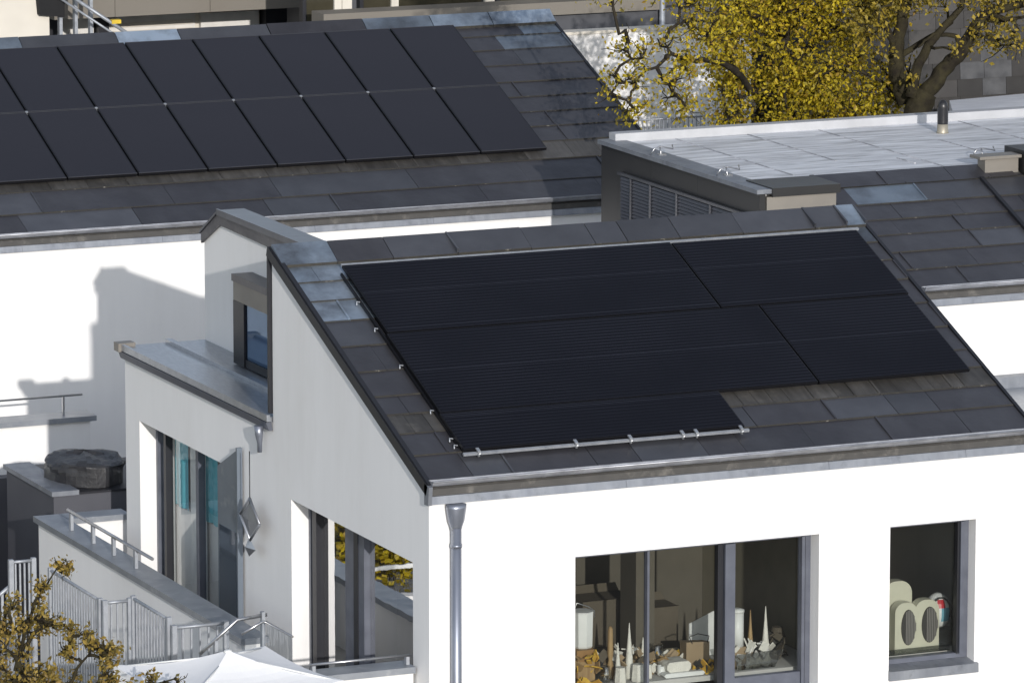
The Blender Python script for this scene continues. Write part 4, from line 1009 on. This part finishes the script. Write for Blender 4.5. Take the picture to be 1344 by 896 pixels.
# stacked trays
b_ = pix_box(871, 924, 884, 905, .48, .3); m = MB(); rbox(m, b_[0], b_[1], .46, .86, SZ, b_[5], 0)
item('white_box', m, WHITEP, (b_[0], .46, SZ), 'flat white box at the bottom of the pile in the middle of the window', 'box'); zt = b_[5]
b_ = pix_box(876, 907, 866, 882, .5, .3); m = MB(); rbox(m, b_[0], b_[1], .50, .74, zt+.002, zt+.11, 0, .03)
item('white_tray', m, PAPER, (b_[0], .5, zt), 'rounded white tray lying on the flat white box', 'tray')
rnd = random.Random(77)
def scraps(cx0, cx1, cy0, cy1, Y, n, name, label, cols, base):
    m = MB()
    for k in range(n):
        p = at_y(rnd.uniform(cx0, cx1), rnd.uniform(cy0, cy1), Y); s = rnd.uniform(.03, .07)
        a = Vector((rnd.gauss(0, 1), rnd.gauss(0, 1), rnd.gauss(0, 1))).normalized(); u = a.orthogonal().normalized(); v = a.cross(u)
        p.y += rnd.uniform(-.08, .08); p.z = max(p.z, base+.03)
        m.hexa([p+u*i*s+v*j*s*.7+a*k2*.006 for i in (-1, 1) for j in (-1, 1) for k2 in (-1, 1)], rnd.randrange(len(cols)))
    item(name, m, cols, tuple(at_y((cx0+cx1)/2, cy1, Y)), label, 'paper')
scraps(856, 900, 856, 876, .9, 46, 'paper_heap', 'heap of yellow, orange and mauve paper scraps behind the white tray', [YELL, MAUVE, PAPER, CARD, YELL], SZ)
scraps(908, 945, 872, 896, .6, 26, 'paper_heap', 'yellow paper scraps in front of the brown paper bag', [YELL, WOOD, YELL, GRILLE], SZ)
scraps(757, 785, 858, 900, .44, 18, 'paper_heap', 'yellow ribbon scraps in front of the orange wooden box', [YELL, YELL, WOOD], SZ)
scraps(962, 1015, 845, 888, .62, 46, 'paper_heap', 'crumpled white paper heap in the right casement, around the white spire', [PAPER, PAPER, SHEER], SZ)
scraps(785, 870, 850, 895, .72, 60, 'paper_heap', 'white and tan wrapping scraps between jars on the left half of the table', [PAPER, CARD, PAPER, WOOD, CARDD], SZ)
scraps(1005, 1030, 830, 885, .85, 26, 'paper_heap', 'dark scraps at the right end of the cluttered table', [CARDD, GRILLE, CARDD], SZ)
# paper bag
b_ = pix_box(901, 931, 842, 874, .72, .2)
t = thing('paper_bag', 'brown paper bag with looped handles left of the middle window post', 'bag', (b_[0], .72, SZ))
m = MB(); m.hexa([(b_[0], .72, SZ+.002), (b_[0]-.01, .70, b_[5]), (b_[0], .88, SZ+.002), (b_[0]+.01, .90, b_[5]-.02), (b_[1], .72, SZ+.002), (b_[1]-.005, .71, b_[5]-.015), (b_[1], .88, SZ+.002), (b_[1], .9, b_[5]-.04)])
m.build('body', CARD, t)
m = MB(); m.tube([(b_[0]+.06, .705, b_[5]-.02), (b_[0]+.02, .69, b_[5]+.06), (b_[0]+.12, .69, b_[5]+.085), (b_[1]-.02, .69, b_[5]+.05), (b_[1]-.03, .705, b_[5]-.02)], .006, 5); m.build('handle', GRILLE, t)
m = MB(); a, c = at_y(905, 816, 1.2), at_y(945, 870, 1.2)
m.face([(a.x, 1.2, SZ), (c.x, 1.25, SZ), (c.x, 1.3, a.z+.08), (a.x, 1.2, a.z-.02)]); m.face([(a.x, 1.215, SZ), (c.x, 1.265, SZ), (c.x, 1.315, a.z+.08), (a.x, 1.215, a.z-.02)])
item('foam_board', m, WHITEP, (a.x, 1.2, SZ), 'white board leaning behind the brown paper bag', 'board')
# right casement
b_ = pix_box(961, 975, 800, 826, .66, .12)
t = thing('canister', 'white lidded canister at the left of the right casement', 'canister', (b_[0]+.06, .66, SZ))
m = MB(); m.lathe((b_[0]+.06, .66, SZ+.22), [(.07, 0), (.07, b_[5]-SZ-.25)], 14); m.build('body', WHITEP, t)
m = MB(); m.lathe((b_[0]+.06, .66, b_[5]-.03), [(.076, 0), (.076, .03), (.03, .045)], 14); m.build('lid', WHITEP, t)
m = MB(); m.box(b_[0]-.02, b_[0]+.14, .6, .76, SZ+.002, SZ+.218); item('wooden_box', m, CARD, (b_[0], .66, SZ), 'brown box beneath the white canister in the right casement', 'box')
b_ = pix_box(963, 1028, 862, 888, .46, .3); m = MB()
m.prism([(b_[0]+.06, SZ+.002), (b_[1]-.1, SZ+.002), (b_[1], SZ+.19), (b_[0], SZ+.17)], .46, .465, ID); m.prism([(b_[0]+.06, SZ+.002), (b_[1]-.1, SZ+.002), (b_[1], SZ+.19), (b_[0], SZ+.17)], .78, .785, ID)
m.box(b_[0]+.06, b_[1]-.1, .466, .779, SZ+.002, SZ+.007)
item('plastic_tray', m, CLEAR, (b_[0], .46, SZ), 'clear plastic tray at the bottom of the right casement', 'tray')
# a few more things on the table
for k, (cc, label) in enumerate((((0.30, 0.06, 0.05), 'dark red book at the bottom of the little stack behind the paper bag'), ((0.08, 0.12, 0.22), 'navy blue book in the middle of the little stack'), ((0.55, 0.50, 0.38), 'cream book on top of the little stack'))):
    p = at_y(884, 858, 1.05); m = MB(); dx = .02*k
    m.box(p.x-.12+dx, p.x+.12-dx*.5, 1.0+dx, 1.18, SZ+.003+.045*k, SZ+.045+.045*k)
    item('book', m, mat('book_cover', cc, 0.6), (p.x, 1.0, SZ+.045*k), label, 'book')
p = at_y(1020, 826, .95); t = thing('table_lamp', 'small dark table lamp at the right end of the cluttered table', 'lamp', (p.x, .95, SZ))
m = MB(); m.lathe((p.x, .95, SZ+.002), [(.07, 0), (.07, .015), (.012, .03), (.012, .20)], 14); m.build('stand', GRILLE, t)
m = MB(); m.lathe((p.x, .95, SZ+.19), [(.10, 0), (.055, .12)], 16); m.build('lamp_shade', CARDD, t)
p = at_y(868, 850, .62); m = MB(); m.lathe((p.x, .62, SZ+.002), [(.04, 0), (.045, .01), (.045, .10), (.040, .10), (.036, .02)], 16); m.tube([(p.x+.044, .62, SZ+.03), (p.x+.075, .62, SZ+.04), (p.x+.075, .62, SZ+.075), (p.x+.044, .62, SZ+.085)], .007, 6)
item('mug', m, WHITEP, (p.x, .62, SZ), 'white mug just right of the thin window post, before the big jar', 'mug')
# cream heaters in the small window
def heater(x0, x1, ytop, ybot, Y, label, oval=True, dep=.12):
    a, c = at_y(x0, ytop, Y), at_y(x1, ybot, Y); zb = SZ+.004
    t = thing('heater', label, 'heater', ((a.x+c.x)/2, Y, SZ), 'cream heaters on the table in the small front window')
    w_ = c.x-a.x; z1_ = a.z; r = w_*.42; pts = [(a.x, zb), (c.x, zb)]
    for k in range(7): th = k/6*math.pi/2; pts.append((c.x-r+r*math.cos(th), z1_-r+r*math.sin(th)))
    for k in range(7): th = math.pi/2+k/6*math.pi/2; pts.append((a.x+r+r*math.cos(th), z1_-r+r*math.sin(th)))
    m = MB(); m.prism(pts, Y, Y+dep, ID); m.build('body', CREAMP, t)
    if oval:
        cx, cz = a.x+w_*.60, zb+(z1_-zb)*.50; rx, rz = w_*.32, (z1_-zb)*.36
        ov = [(cx+rx*math.cos(k/24*2*math.pi), cz+rz*math.sin(k/24*2*math.pi)) for k in range(24)]
        m = MB(); m.prism(ov, Y-.012, Y-.001, ID); g_ = m.build('grille', GRILLE, t)
        m = MB()
        for k in range(7):
            xx = cx-rx*.35+k*rx*.22; hh = rz*math.sqrt(max(0, 1-((xx-cx)/rx)**2))*.96
            m.box(xx-.006, xx+.006, Y-.020, Y-.0125, cz-hh, cz+hh)
        m.build('ribs', GRIB, g_)
heater(1160, 1196, 764, 855, .66, 'plain cream heater with rounded top, rearmost at the left of the small window', False)
heater(1175, 1203, 792, 855, .50, 'cream heater with dark oval grille, left of the pair in the small window')
heater(1201, 1232, 788, 855, .52, 'cream heater with dark oval grille, right of the pair in the small window')
p = at_y(1233, 793, .66)
t = thing('helmet', 'round blue and white helmet with a red patch, right of the cream heaters', 'helmet', (p.x, .66, SZ))
m = MB(); c = Vector((p.x, .70, p.z-.07)); rr = .145; nu, nv = 18, 12
for i in range(nu):
    for j in range(nv):
        f_ = lambda i, j: c+Vector((rr*math.sin(math.pi*j/nv)*math.cos(2*math.pi*i/nu), rr*math.sin(math.pi*j/nv)*math.sin(2*math.pi*i/nu), rr*1.35*math.cos(math.pi*j/nv)))
        ang_ = (i+.5)/nu*360
        mi = 0 if j > 7 or ang_ < 200 else (2 if (3 <= j <= 4 and 235 < ang_ < 285) else (1 if 255 < ang_ < 320 and j > 4 else 0))
        m.face([f_(i, j), f_(i+1, j), f_(i+1, j+1), f_(i, j+1)], mi, True)
m.build('shell', [WHITEP, BLUEP, REDP], t)
m = MB(); m.tube([c+Vector((math.cos(a_)*.12-.03, -.13, math.sin(a_)*.17)) for a_ in [k/10*math.pi*1.3-.3 for k in range(11)]], .010, 6); m.build('band', GRILLE, t)
m = MB(); m.box(p.x-.10, p.x+.12, .58, .80, SZ+.003, c.z-.15); item('plastic_box', m, CLEAR, (p.x, .6, SZ), 'clear plastic box supporting the blue and white helmet', 'box')
b_ = pix_box(1166, 1246, 852, 870, .40, .2); m = MB()
m.box(b_[0], b_[1], .40, .405, SZ+.005, SZ+.07); m.box(b_[0], b_[1], .41, .47, SZ+.004, SZ+.012)
item('plastic_tray', m, CLEAR, (b_[0], .4, SZ), 'long clear plastic tray in front of the cream heaters', 'tray')
